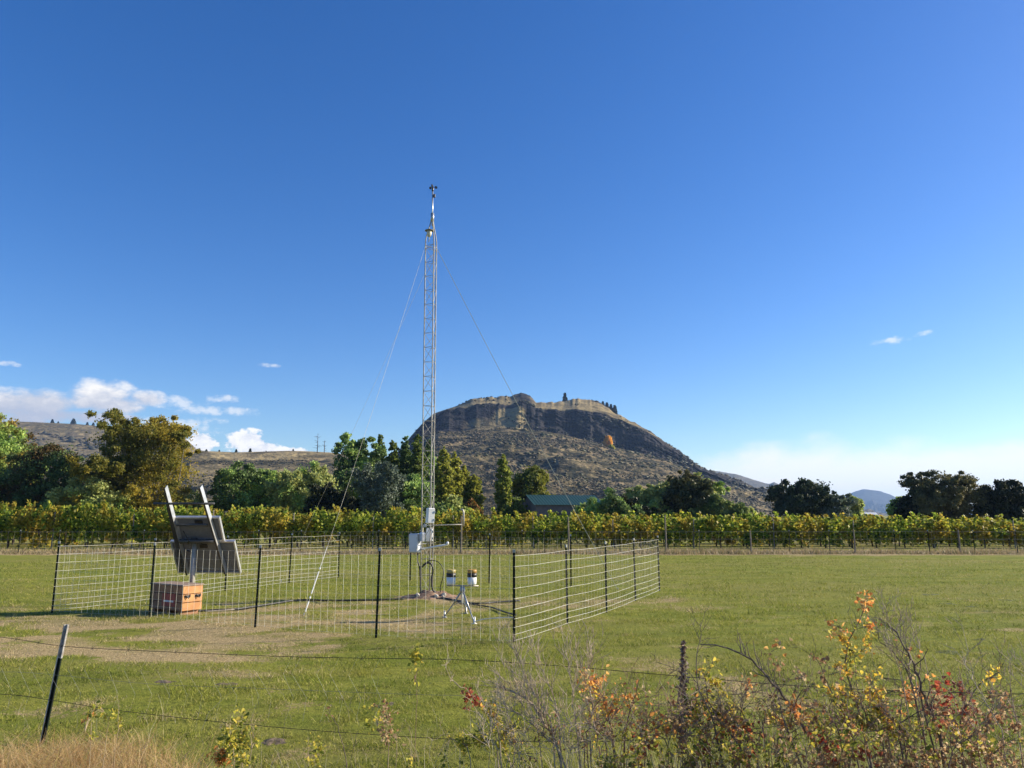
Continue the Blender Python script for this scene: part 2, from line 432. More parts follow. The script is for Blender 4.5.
def terrain(name, crest, base, Dc, Db, Df, x0, x1, ncol, nrow, noise_amp, cliff=0, seed=1, label_mat=M_hill, scree=None, gfun=None, foot_y=516, back=1.6):
    """crest/base: [(px,py)...] silhouette and cliff-foot lines; Dc/Db/Df: ranges (callables of px)."""
    xs = np.linspace(x0, x1, ncol)
    cy = np.interp(xs, *zip(*crest)); by = np.interp(xs, *zip(*base))
    V = []; rockA = []; grA = []
    T = np.linspace(0, 1, nrow)
    azs = np.array([az_px(x, y) for x, y in zip(xs, cy)])
    hc = np.array([elev_of(x, y) for x, y in zip(xs, cy)]); hb = np.array([elev_of(x, y) for x, y in zip(xs, by)])
    dc = np.array([Dc(x) for x in xs]); db = np.array([Db(x) for x in xs]); df = np.array([Df(x) for x in xs])
    zc = CAM_H + hc * dc + (cliff * (2.6 * fnoise(xs / 5.0, xs * 0, seed + 60, 3) * (xs > 470) + 1.0 * np.exp(-((xs - 525) / 9) ** 2) + 2.2 * np.exp(-((xs - 601) / 8) ** 2))); zb = CAM_H + hb * db
    # break points along range: foot, mid-slope, cliff base, cliff top, crest, back
    n1_, n2_, n3_, n4_ = int(nrow * .45), int(nrow * .25), int(nrow * .15), nrow - int(nrow * .45) - int(nrow * .25) - int(nrow * .15)
    rib = fnoise(azs * dc / 22.0, azs * 0, seed, 5, 2.2, .6)
    rib2 = fnoise(azs * dc / 75.0, azs * 0 + 5, seed + 3, 3)
    top_frac = np.interp(xs, [395, 445, 465, 485, 512, 530, 545, 560, 590, 608, 640, 700, 860], [.99, .97, .86, .78, .74, .84, .80, .74, .72, .84, .95, .96, .97])                               # cliff top height as share of base..crest
    dtop = db + (dc - db) * (.28 if cliff else .6)
    ztop = (CAM_H + (hb + (hc - hb) * top_frac) * dtop) if cliff else zb + (zc - zb) * .6
    rows = []
    for k in range(n1_):
        t_ = k / (n1_ - 1); r = df + (db - df) * t_; z = zb * (t_ ** 1.15) - 2 * (1 - t_)
        rows.append((r, z, np.zeros_like(r), t_ + 0 * r, np.zeros_like(r) + (0.25 if t_ < .98 else 1)))
    for k in range(1, n2_ + 1):
        t_ = k / n2_; r = db + (dtop - db) * t_
        z = zb + (ztop - zb) * (t_ if not cliff else (t_ * .55 + .45 * sstep(.1, .9, t_)))
        if cliff:
            lx = fnoise(azs * dc / 30.0, azs * 0 + t_ * 5, seed + 7, 4, 2.1, .6)
            fm = 1 - .95 * np.exp(-((xs - 486) / 34) ** 4)
            r = r + cliff * fm * ((rib * 14 + rib2 * 20) * (1 - .7 * t_ ** 2) + lx * 15 * math.sin(math.pi * t_))
            z = z + 5 * fnoise(azs * dc / 16.0, azs * 0 + 3, seed + 8, 4) * t_
        rows.append((r, z, np.ones_like(r) * (1 if cliff else 0), t_ + 0 * r, np.ones_like(r)))
    for k in range(1, n3_ + 1):
        t_ = k / n3_; r = dtop + (dc - dtop) * t_; z = ztop + (zc - ztop) * (1 - (1 - t_) ** 1.5)
        rows.append((r, z, np.zeros_like(r) - 1, t_ + 0 * r, np.ones_like(r)))
    for k in range(1, n4_ + 1):
        t_ = k / n4_; r = dc * (1 + (back - 1) * t_); z = zc * (1 - t_) ** 1.3 - 3 * t_
        rows.append((r, z, np.zeros_like(r) - 1, t_ + 0 * r, np.ones_like(r)))
    RRr = np.array([r[0] for r in rows]); ZZ = np.array([r[1] for r in rows]); KK = np.array([r[2] for r in rows])
    AZZ = np.broadcast_to(azs, RRr.shape); XP = np.broadcast_to(xs, RRr.shape)
    X = RRr * np.sin(AZZ); Y = RRr * np.cos(AZZ)
    env = np.clip(ZZ / (zc[None, :] + 1), 0, 1)
    env = np.where(np.arange(len(rows))[:, None] < n1_, np.sin(np.pi * np.clip(env / np.maximum(zb / zc, .05), 0, 1)) ** .6, 0.0) + .06
    nn = fnoise(X / 60, Y / 60, seed + 5, 6, 2.1, .55)
    ZZ = ZZ + noise_amp * nn * env
    V = np.stack([X, Y, ZZ], -1).reshape(-1, 3)
    nr = len(rows); i = np.arange(nr - 1)[:, None] * ncol; j = np.arange(ncol - 1)[None, :]
    F = np.stack([i + j, i + j + 1, i + ncol + j + 1, i + ncol + j], -1).reshape(-1, 4)
    fz = fnoise(X / 30, ZZ / 10 + Y / 60, seed + 9, 4)
    rk = np.where(KK == 1, sstep(-.75, -.45, fz + (0.15)), 0.0) * (1 if cliff else 0)
    gr = np.where(KK == -1, .85, 0.0)
    if gfun is not None: rk, gr = gfun(XP, ZZ, RRr, KK, rk, gr, fz, np.array([r[3] for r in rows]))
    o = np_mesh(name, V, F, label_mat, attrs={'rock': np.clip(rk, 0, 1).ravel(), 'grass': np.clip(gr, 0, 1).ravel()}, smooth=True)
    tag(o, kind='structure')
    o['_n'] = 0; del o['_n']
    TERR[name] = (V.reshape(nr, ncol, 3), KK)
    return o
TERR = {}

crest = [(320, 512), (350, 492), (380, 470), (395, 456), (412, 436), (423, 424), (434, 415), (455, 408), (473, 400), (487, 398), (501, 397.5), (512, 396), (522, 394.5), (530, 397), (536, 403),
         (550, 403), (564, 402), (571, 400), (578, 399), (590, 400), (596, 403), (606, 408), (613, 413), (631, 422), (648, 431), (666, 443), (684, 456),
         (701, 468), (715, 472.5), (736, 480), (753, 487), (780, 492), (800, 499), (820, 508), (835, 514), (860, 517)]
basel = [(320, 514), (350, 496), (380, 476), (395, 464), (412, 447), (423, 437), (440, 431), (460, 431), (480, 430), (510, 429), (540, 431), (560, 434), (580, 439), (600, 444), (620, 449), (648, 455),
         (666, 460), (684, 467), (701, 475), (715, 480), (736, 488), (753, 494), (780, 499), (800, 504), (820, 511), (835, 516), (860, 519)]
def gf_butte(XP, ZZ, RR_, KK, rk, gr, fz, T_):
    # pale scree fan spilling through the cliff on the left; grassy bench above it
    T_ = T_[:, None] if T_.ndim == 1 else T_
    fan = np.exp(-((XP - (506 + 6 * T_)) / (9 + 17 * (1 - T_))) ** 2) * (KK == 1) * (1 - sstep(.6, .95, T_))
    fan = np.maximum(fan, np.exp(-((XP - 478) / 24) ** 2) * (KK == 1) * (1 - sstep(.35, .75, T_)) * .5)
    rk = rk * (1 - sstep(.25, .6, fan)); gr = np.maximum(gr, sstep(.25, .6, fan) * .75)
    rim = (KK == -1) & (RR_ < 1e9)
    knob = np.exp(-((XP - 525) / 11) ** 2) + np.exp(-((XP - 602) / 13) ** 2) * .9 + np.exp(-((XP - 440) / 22) ** 2) * .9
    rk = np.where(rim, np.clip(knob + 1.1 * fz - .18, 0, 1), rk)
    right = sstep(618, 650, XP)
    rk = np.where(rim, np.maximum(rk, right * sstep(-.35, .15, fz) * .95), rk)
    low = (KK == 0)
    gr = np.where(low, np.clip(.45 * sstep(.15, .6, fz) + .5 * sstep(690, 760, XP) * sstep(-.2, .3, fz), 0, 1), gr)
    rk = np.where(low, .5 * sstep(.35, .7, fnoise(XP / 22, ZZ / 9, 44, 4)) * sstep(.3, .8, T_), rk)
    return rk, gr
terrain('rocky_hill', crest, basel, lambda x: 1150 - .2 * abs(x - 540), lambda x: 960 - .1 * abs(x - 540), lambda x: 420, 320, 860, 760, 260, 11.0, cliff=1.0, seed=21, gfun=gf_butte)

crestL = [(-320, 430), (-200, 424), (-60, 425), (0, 423), (11, 421.5), (37, 422.5), (75, 424), (105, 427), (140, 431), (170, 434), (187, 440), (197, 450), (212, 452), (260, 466), (330, 486), (400, 505), (440, 516)]
def gf_left(XP, ZZ, RR_, KK, rk, gr, fz, T_):
    return sstep(.25, .6, fnoise(XP / 12, ZZ / 16, 71, 4)) * .55, np.clip(.25 + .6 * fz, 0, 1) * .7 + .15
terrain('far_left_hill', crestL, [(x, y + (517 - y) * .35) for x, y in crestL], lambda x: 2100, lambda x: 1600, lambda x: 900, -320, 440, 380, 120, 12, seed=31, gfun=gf_left)
crestT = [(120, 516), (150, 490), (175, 462), (190, 452), (212, 451.5), (235, 452.5), (255, 452), (288, 451), (310, 451.5), (329, 452.5), (350, 455), (375, 458), (400, 462), (425, 480), (450, 505), (470, 516)]
def gf_tan(XP, ZZ, RR_, KK, rk, gr, fz, T_):
    band = sstep(.1, .5, np.sin(ZZ / 7 + 2 * fz))
    return .35 * sstep(.3, .6, fnoise(XP / 9, ZZ / 8, 73, 4)), np.clip(.55 + .5 * fz - .45 * band + .35 * (KK == -1), 0, 1)
terrain('dry_grass_hill', crestT, [(x, y + (517 - y) * .4) for x, y in crestT], lambda x: 900, lambda x: 700, lambda x: 380, 120, 470, 300, 120, 6, seed=37, gfun=gf_tan)
crestR = [(640, 516), (670, 480), (690, 472), (702, 470), (719, 471.5), (736, 474), (745, 477), (757, 480.5), (766, 483.5), (770, 484), (774, 482), (780, 485), (786, 490), (800, 494), (826, 500), (850, 507), (880, 513), (905, 517)]
terrain('distant_ridge', crestR, [(x, y + (517 - y) * .5) for x, y in crestR], lambda x: 4200, lambda x: 3400, lambda x: 2400, 640, 905, 200, 60, 60, seed=41,
        gfun=lambda XP, ZZ, RR_, KK, rk, gr, fz, T_: (.3 + .3 * fz, .25 + .4 * fz))
crestM = [(790, 516), (825, 503), (838, 497), (848, 494), (856, 491), (863, 489.5), (872, 489.8), (880, 491.5), (889, 494), (900, 499), (915, 503), (940, 506), (990, 503), (1040, 506), (1090, 514), (1100, 516)]
terrain('distant_mountain', crestM, [(x, y + (517 - y) * .5) for x, y in crestM], lambda x: 8000, lambda x: 7300, lambda x: 6300, 790, 1100, 240, 60, 120, seed=47,
        back=1.15, gfun=lambda XP, ZZ, RR_, KK, rk, gr, fz, T_: (.95 + 0 * fz, 0 * fz))
build_haze()
# scrub dotted over the slopes: uncountable, one object per hill
def scrub(name, terr, n, seed, smin, smax, cols, lo=-.25, rowmax=1.0, kk=0):
    Vg, KK = TERR[terr]; r = np.random.default_rng(seed)
    rows = np.where(KK[:, 0] == kk)[0]; rows = rows[: int(len(rows) * rowmax)]
    i = rows[r.integers(0, len(rows) - 1, n)]; j = r.integers(0, Vg.shape[1] - 1, n); u = r.random((n, 1)); v = r.random((n, 1))
    P_ = Vg[i, j] * (1 - u) * (1 - v) + Vg[i + 1, j] * u * (1 - v) + Vg[i, j + 1] * (1 - u) * v + Vg[i + 1, j + 1] * u * v
    nn = fnoise(P_[:, 0] / 55, P_[:, 1] / 80 + P_[:, 2] / 16, seed, 4)
    P_ = P_[nn * 1.6 + .18 * r.normal(size=n) > lo]; n = len(P_)
    s_ = r.uniform(smin, smax, n) * r.uniform(.6, 1.3, n) * np.clip(np.hypot(P_[:, 0], P_[:, 1]) / 900, .3, 2.5)
    D_ = np.array([[1, 0, 0], [0, 1, 0], [-1, 0, 0], [0, -1, 0], [0, 0, .8], [0, 0, -.4]])
    ang = r.uniform(0, 6.28, n); c_, z_ = np.cos(ang), np.sin(ang)
    V_ = D_[None] * (1 + .35 * r.normal(size=(n, 6, 1)))
    V_ = np.stack([V_[..., 0] * c_[:, None] - V_[..., 1] * z_[:, None], V_[..., 0] * z_[:, None] + V_[..., 1] * c_[:, None], V_[..., 2]], -1)
    V_ = V_ * s_[:, None, None] * np.array([1.25, 1.25, .85]) + P_[:, None, :] + np.array([0, 0, .2])
    F_ = np.array([[0, 1, 4], [1, 2, 4], [2, 3, 4], [3, 0, 4], [1, 0, 5], [2, 1, 5], [3, 2, 5], [0, 3, 5]])
    F_ = (np.arange(n) * 6)[:, None, None] + F_[None]
    tag(np_mesh(name, V_.reshape(-1, 3), F_.reshape(-1, 3), leafmat(name + '_leaves', cols, .1)), kind='stuff')
scrub('hill_scrub', 'rocky_hill', 34000, 5, .5, 1.7, [(.060, .055, .022), (.085, .068, .03), (.12, .09, .045), (.040, .038, .018), (.15, .115, .06)], -.05)
scrub('hill_scrub', 'dry_grass_hill', 5000, 6, .6, 1.7, [(.05, .05, .024), (.075, .065, .035), (.10, .08, .045)], .0)
scrub('hill_scrub', 'far_left_hill', 6000, 7, 1.5, 3.6, [(.05, .05, .03), (.075, .065, .04), (.10, .08, .05)], .0)
scrub('cliff_foot_shrubs', 'rocky_hill', 5200, 9, 1.4, 3.2, [(.06, .065, .022), (.09, .085, .03), (.12, .10, .04)], .35)
scrub('cliff_shrubs', 'rocky_hill', 2600, 12, .8, 2.4, [(.03, .034, .018), (.045, .045, .022)], .05, 1.0, 1)
scrub('summit_shrubs', 'rocky_hill', 1500, 13, .8, 2.2, [(.04, .042, .02), (.07, .06, .03)], .1, 1.0, -1)
# ------------------------------------------------------------------ leaves and trees
def leaf_quads(C, size, r, flat=0.0, elong=1.5):
    """C (n,3) centres -> randomly turned quads"""
    n = len(C)
    d1 = r.normal(size=(n, 3)); d1[:, 2] *= (1 - flat) if flat else 1; d1 /= np.linalg.norm(d1, axis=1)[:, None]
    d2 = r.normal(size=(n, 3)); d2 -= (d2 * d1).sum(1)[:, None] * d1; d2 /= np.linalg.norm(d2, axis=1)[:, None]
    s = (size * r.uniform(.6, 1.35, n))[:, None]
    a = d1 * s * .5 * elong; b_ = d2 * s * .5
    V = np.stack([C - a, C - b_ * .9 + a * .1, C + a, C + b_ * .9 + a * .1], 1).reshape(-1, 3)
    F = np.arange(n * 4).reshape(-1, 4)
    return V, F
def crown_points(blobs, n, r, clump=.35, nclump=60, inner=.35, droop=0):
    nclump = int(nclump * 3.0); clump = clump * .72; n = int(n * 3.0)
    """leaf centres gathered in clumps over ellipsoid blobs; blobs: (cx,cy,cz,rx,ry,rz)"""
    vol = np.array([(b[3] * b[5]) ** 1.1 for b in blobs]); vol = vol / vol.sum()
    out = []; cl = []
    for b, w in zip(blobs, vol):
        nc = max(5, int(nclump * w)); m = int(n * w)
        d = r.normal(size=(nc, 3)); d /= np.linalg.norm(d, axis=1)[:, None]
        rad = r.uniform(inner, 1.0, nc) ** .6
        cc = d * rad[:, None] * np.array(b[3:6]) + np.array(b[:3])
        cs = r.uniform(.6, 1.5, nc) * clump * (b[3] + b[5]) / 2
        k = r.integers(0, nc, m)
        o = np.clip(r.standard_t(7, size=(m, 3)), -2.6, 2.6) * cs[k][:, None] * .42
        o[:, 2] *= .75
        if droop: o[:, 2] -= np.abs(r.normal(size=m)) * droop * .5
        out.append(cc[k] + o); cl += [tuple(c) for c in cc]
    return np.concatenate(out), cl
def make_tree(name, loc, blobs, n, size, lmat, bmat, trunk_r=.3, seed=1, nclump=60, clump=.35, label=None, cat='tree', group=None, lean=(0, 0), nlimb=14, inner=.35, droop=0, multi=1, elong=1.5):
    r = np.random.default_rng(seed); rd = random.Random(seed)
    root = empty(name, loc)
    tag(root, label, cat, group)
    P, cl = crown_points(blobs, n, r, clump, nclump, inner, droop)
    P = P[P[:, 2] > .15]
    V, F = leaf_quads(P, size, r, elong=elong)
    np_mesh('crown', V, F, lmat, root)
    H = max(b[2] + b[5] for b in blobs); zlow = min(b[2] - b[5] for b in blobs)
    mb = MB()
    mb_l = []
    for s_ in range(multi):
        ox = (s_ - (multi - 1) / 2) * trunk_r * 2.2
        tx = (s_ - (multi - 1) / 2) * H * .16
        pts = []; rad = []
        for k in range(7):
            t_ = k / 6
            pts.append((ox + (tx + lean[0]) * t_ + .03 * H * (rd.random() - .5) * t_, lean[1] * t_ + .03 * H * (rd.random() - .5) * t_, -.1 + H * .82 * t_))
            rad.append(trunk_r * (1 - t_) ** .8 / (1 if multi == 1 else 1.3) + .02)
        mb.tube(pts, rad, 7); mb_l.append((pts, rad))
    for k in range(nlimb):
        pts, rad = rd.choice(mb_l)
        c = Vector(rd.choice(cl))
        i = rd.choice([1, 2, 3, 4]); a = Vector(pts[i])
        if c.z < a.z: i = 1; a = Vector(pts[1])
        mid = a.lerp(c, .5) + Vector((0, 0, -.06 * (c - a).length)) + Vector((rd.uniform(-.1, .1), rd.uniform(-.1, .1), 0)) * (c - a).length
        mb.tube([a, mid, c], [rad[i] * .5, rad[i] * .3, .02], 5)
    mb.build('trunk', bmat, root)
    return root
def tree_px(name, cxpx, toppx, wpx, Y, kind, lmat, bmat, seed, label, group=None, n=9000, size=None, asym=0, dens=1.0, **kw):
    """place a tree so that it stands at range Y; blob layout by kind"""
    c = at(cxpx, 516, Y); top = at(cxpx, toppx, Y); W = (at(cxpx + wpx / 2, 500, Y) - at(cxpx - wpx / 2, 500, Y)).length
    H = top.z; r = np.random.default_rng(seed + 100)
    px = Y / F_PX
    if size is None: size = px * 2.3
    size *= .78
    if kind in ('round', 'bush', 'birch'): W *= 1.2
    bl = []
    if kind == 'round':
        bl.append((0, 0, H * .55, W * .36, W * .36, H * .36))
        for k in range(9):
            a = r.uniform(0, 6.283); rr_ = r.uniform(.45, .8); u = r.uniform(.25, .8)
            bl.append((math.cos(a) * W * .3 * rr_ / .7, math.sin(a) * W * .3 * rr_ / .7, H * u, W * r.uniform(.16, .24), W * .2, H * r.uniform(.14, .2)))
        bl.append((r.uniform(-.1, .1) * W, 0, H * .84, W * .2, W * .18, H * .15))
        for k in range(4): bl.append((r.uniform(-.22, .22) * W, 0, H * r.uniform(.68, .8), W * .17, W * .16, H * .14))
    elif kind == 'poplar':
        for k in range(6):
            t_ = (k + .5) / 6
            w = W * .43 * min(1, (1.12 - t_) * 2.1) ** .7 * min(1, .7 + t_)
            bl.append((r.uniform(-.04, .04) * W, r.uniform(-.04, .04) * W, H * (.06 + .84 * t_), w, w, H * .13))
        bl.append((0, 0, H * .93, W * .12, W * .12, H * .07))
    elif kind == 'bush':
        for k in range(9):
            x = (k / 8 - .5) * W * .8; h = H * (.62 + .33 * r.random()) * (1 - .35 * abs(k / 8 - .5) * 2)
            bl.append((x, r.uniform(-.3, .3) * W * .4, h * .52, W * .16, W * .16, h * .5))
    elif kind == 'birch':
        bl.append((0, 0, H * .48, W * .34, W * .30, H * .40)); bl.append((W * .08, 0, H * .62, W * .27, W * .25, H * .30))
        for k in range(12):
            a = r.uniform(0, 6.283); u = r.uniform(.12, .82); rr_ = .36 * (1 - .35 * max(0, u - .45) * 2)
            bl.append((math.cos(a) * W * rr_, math.sin(a) * W * rr_, H * u, W * r.uniform(.13, .2), W * .18, H * r.uniform(.1, .16)))
        for k in range(9):
            xx = (k / 8 - .45) * W * .62
            bl.append((xx, r.uniform(-.12, .12) * W, H * (r.uniform(.80, .86) - 1.3 * (xx / W) ** 2), W * .13, W * .13, H * .12))
        for k in range(6):
            bl.append(((k / 5 - .5) * W * .7, r.uniform(-.2, .1) * W, H * r.uniform(.16, .3), W * .14, W * .16, H * .14))
    elif kind == 'willow':
        bl.append((0, 0, H * .45, W * .36, W * .3, H * .38))
        for k in range(10):
            a = r.uniform(0, 6.283); u = r.uniform(.2, .75)
            bl.append((math.cos(a) * W * .33, math.sin(a) * W * .3, H * u, W * r.uniform(.15, .22), W * .2, H * r.uniform(.15, .22)))
    kw.setdefault('trunk_r', H * .02 + .05)
    return make_tree(name, (c.x, Y, 0), bl, int(n * dens), size, lmat, bmat, seed=seed, label=label, group=group, **kw)

G_dark = [(0.061, 0.102, 0.036), (0.091, 0.155, 0.046), (0.127, 0.191, 0.054), (0.166, 0.227, 0.068)]
G_mid = [(0.192, 0.308, 0.074), (0.256, 0.403, 0.095), (0.362, 0.497, 0.119), (0.426, 0.544, 0.13)]
G_olive = [(0.271, 0.299, 0.103), (0.386, 0.41, 0.128), (0.503, 0.508, 0.157), (0.34, 0.41, 0.137)]
Yel = [(.30, .21, .03), (.38, .27, .04), (.22, .18, .03), (.16, .16, .03)]
L_dark = leafmat('leaves_dark_green', G_dark, .2, G_mid, .25)
L_darkor = leafmat('leaves_dark_with_rust', G_dark, .25, [(.12, .07, .025), (.09, .06, .02), (.04, .05, .015)], .35)
L_birch = leafmat('leaves_olive_yellow', [(.14, .15, .03), (.19, .19, .035), (.25, .22, .04), (.11, .125, .025)], .42, [(.36, .29, .04), (.44, .33, .045), (.24, .22, .035)], .13)
L_olive = leafmat('leaves_olive', G_olive, .3, G_mid, .25)
L_silver = leafmat('leaves_silver_green', [(0.140, 0.182, 0.133), (0.098, 0.133, 0.084), (0.196, 0.231, 0.182), (0.063, 0.091, 0.049)], .2)
L_poplar = leafmat('leaves_poplar_green', [(.14, .20, .04), (.19, .25, .05), (.25, .29, .06), (.10, .14, .03)], .42)
L_poplary = leafmat('leaves_poplar_yellow', [(.52, .50, .07), (.46, .48, .07), (.40, .42, .06), (0.224, 0.252, 0.042), (0.280, 0.280, 0.049), (0.154, 0.196, 0.035), (0.336, 0.308, 0.056)], .35)
L_round = leafmat('leaves_yellowing_top', [(0.070, 0.105, 0.021), (0.105, 0.140, 0.028), (0.168, 0.182, 0.035)], .3, [(0.280, 0.266, 0.042), (0.210, 0.224, 0.035)], .2)
L_willow = leafmat('leaves_willow', [(0.049, 0.063, 0.028), (0.070, 0.084, 0.035), (0.105, 0.105, 0.042)], .2, [(0.154, 0.140, 0.056), (0.196, 0.168, 0.063)], .12)
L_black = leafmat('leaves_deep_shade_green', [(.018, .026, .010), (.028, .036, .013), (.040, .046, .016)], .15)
L_orange = leafmat('leaves_orange', [(.85, .42, .05), (.85, .55, .07), (.70, .36, .05)], .5)
L_ever = leafmat('needles', [(.015, .025, .012), (.025, .036, .016)], .1)

TB = 'trees beyond the vineyard'
T = tree_px
T('broadleaf_tree', -14, 408, 62, 104, 'round', leafmat('leaves_left_edge', G_mid, .3, Yel, .3), M_bark, 1, 'green and yellow tree cut by the left edge of the photo', TB, 9000)
T('rusty_tree', 18, 432, 44, 112, 'round', leafmat('leaves_rust', [(.20, .11, .03), (.15, .10, .03), (.09, .08, .03)], .3, G_mid, .3), M_bark, 2, 'rust and yellow tinged tree near the left edge behind the dark thicket', TB, 5000)
T('dark_thicket_tree', 44, 441, 92, 98, 'round', L_darkor, M_bark, 3, 'near black round tree left of the tall yellowing tree', TB, 15000, size=.24)
T('dark_thicket_tree', 4, 462, 80, 94, 'bush', L_darkor, M_bark, 4, 'low dark bush at the left edge behind the vines', TB, 9000)
T('yellowing_tree', 139, 405, 112, 96, 'birch', L_birch, M_bark_pale, 5, 'tallest yellowing olive tree with pale branches behind the solar panel stand', TB, 30000, size=.25, multi=3, nlimb=40, inner=.35, nclump=150, clump=.30)
T('olive_bush', 92, 462, 60, 92, 'bush', L_olive, M_bark, 6, 'brownish olive bush under the left side of the tallest tree', TB, 7000)
T('olive_bush', 196, 474, 44, 100, 'bush', L_olive, M_bark, 7, 'small olive bush right of the tallest tree', TB, 4000)
T('green_bush_tree', 237, 462, 56, 99, 'round', L_dark, M_bark, 8, 'rounded green tree, first right of the panel rails', TB, 8000)
T('green_bush_tree', 268, 468, 60, 103, 'round', leafmat('leaves_gb', G_mid, .3, G_olive, .3), M_bark, 9, 'mid green tree in the low thicket left of the guy wire', TB, 8000)
T('green_bush_tree', 303, 459, 64, 100, 'round', L_olive, M_bark, 10, 'olive green tree with hanging boughs under the burnt snags', TB, 9000, droop=1.2)
T('green_bush_tree', 331, 466, 52, 96, 'bush', L_black, M_bark, 11, 'very dark bush just left of the silvery willow', TB, 6000)
T('tall_broadleaf_tree', 353, 431, 44, 112, 'round', L_dark, M_bark, 12, 'dark tree with a ragged crown rising above the thicket left of the poplars', TB, 9000, nclump=50, clump=.3)
T('silvery_willow', 380, 455, 62, 95, 'willow', L_silver, M_bark, 13, 'silvery grey green willow between the guy wire and the mast', TB, 11000, size=.22, droop=.8)
T('dark_thicket_tree', 412, 470, 50, 97, 'round', L_dark, M_bark, 14, 'dark green bushy tree just left of the lattice mast', TB, 7000)
for k, (px, ty, w, Y, mt, lab) in enumerate([(378, 434, 15, 118, L_poplar, 'first poplar from the left in the row left of the mast'),
        (391, 438, 14, 119, L_poplar, 'second poplar from the left, shortest of the row left of the mast'),
        (404, 434, 13, 120, L_dark, 'dark poplar, third from the left in the row'),
        (416, 432, 16, 118, L_poplar, 'tall poplar close to the left of the mast'),
        (428, 437, 13, 122, L_dark, 'dark poplar seen through the mast'),
        (443, 447, 19, 114, L_poplary, 'yellow green poplar close to the right of the mast'),
        (454, 452, 16, 116, L_poplary, 'second yellow green poplar right of the mast'),
        (464, 466, 15, 118, L_poplary, 'shorter yellow poplar right of the mast'),
        (474, 474, 15, 117, L_poplary, 'shortest yellow poplar, rightmost of the row beside the mast'),
        (503, 452, 13, 112, leafmat('leaves_lone_poplar', [(.22, .28, .05), (.30, .34, .06), (.16, .21, .035), (.38, .38, .07)], .45), 'lone tall green poplar standing between the mast and the shed')]):
    T('poplar_tree', px, ty, w * 1.6, Y, 'poplar', mt, M_bark, 20 + k, lab, 'poplars beyond the vineyard', 6500, size=.30, trunk_r=.14, nlimb=8, nclump=200, clump=.20, inner=.2)
T('orange_shrub', 470, 494, 22, 108, 'bush', leafmat('leaves_os', [(.25, .15, .03), (.30, .13, .03), (.14, .13, .03)], .3), M_bark, 31, 'small orange tinged shrub at the foot of the yellow poplars', TB, 1800)
T('green_bush_tree', 452, 490, 44, 104, 'bush', L_olive, M_bark, 32, 'low green bush beneath the yellow poplars', TB, 3500)
T('round_tree', 531, 463, 42, 116, 'round', L_round, M_bark, 33, 'round tree with a yellowing crown left of the green roofed shed', TB, 9000)
T('green_bush_tree', 518, 490, 22, 108, 'bush', L_poplar, M_bark, 34, 'small pale green bush between the lone poplar and the shed', TB, 1800)
T('green_bush_tree', 612, 484, 50, 92, 'bush', L_dark, M_bark, 35, 'dark green bush hiding the right end of the shed', TB, 7000)
T('green_bush_tree', 645, 483, 44, 98, 'round', L_olive, M_bark, 36, 'olive tree second right of the shed', TB, 6000)
T('green_bush_tree', 689, 467, 52, 98, 'round', L_willow, M_bark, 37, 'taller olive tree below the right slope of the rocky hill', TB, 9000)
T('green_bush_tree', 722, 482, 48, 95, 'bush', leafmat('leaves_gc', G_dark, .25, G_olive, .3), M_bark, 38, 'broad dark bush, rightmost below the rocky hill', TB, 8000)
T('green_bush_tree', 592, 492, 30, 96, 'bush', L_olive, M_bark, 47, 'low olive bush overlapping the right corner of the shed', TB, 4000)
T('green_bush_tree', 630, 490, 44, 94, 'bush', L_black, M_bark, 48, 'dark low bush filling the gap right of the shed', TB, 6000)
T('green_bush_tree', 668, 480, 44, 102, 'round', L_olive, M_bark, 49, 'olive tree left of the tallest tree below the hill slope', TB, 7000)
T('green_bush_tree', 702, 474, 44, 101, 'round', L_olive, M_bark, 50, 'olive tree right of the tallest tree below the hill slope', TB, 7000)
T('green_bush_tree', 738, 496, 36, 99, 'bush', L_olive, M_bark, 51, 'low olive bush tapering off below the right slope of the hill', TB, 3500)
T('green_bush_tree', 752, 503, 26, 110, 'bush', L_olive, M_bark, 39, 'tiny bush left of the round dark tree on the right', TB, 1200)
T('dark_round_tree', 803, 479, 66, 120, 'round', leafmat('leaves_dr', [(.028, .045, .02), (.045, .065, .028), (.065, .085, .035)], .2), M_bark, 40, 'dense rounded dark green tree standing alone at centre right', TB, 13000)
T('grey_green_tree', 836, 492, 34, 118, 'round', L_silver, M_bark, 41, 'small grey green tree leaning on the right side of the round one', TB, 5000)
T('grey_green_tree', 852, 496, 22, 124, 'round', L_olive, M_bark, 42, 'smallest olive tree left of the distant blue mountain', TB, 3000)
T('big_willow', 954, 462, 92, 98, 'willow', L_willow, M_bark, 43, 'largest willow on the right with a brown olive top', TB, 19000, size=.24, nclump=110, clump=.26)
T('dark_thicket_tree', 920, 484, 56, 100, 'willow', L_black, M_bark, 44, 'dark tree at the left foot of the largest willow', TB, 8000)
T('dark_thicket_tree', 1006, 477, 60, 97, 'round', L_black, M_bark, 45, 'near black tree cut by the right edge of the photo', TB, 10000)
T('dark_thicket_tree', 902, 494, 26, 104, 'round', L_olive, M_bark, 46, 'thin olive tree leaning left beside the blue mountain', TB, 2400)

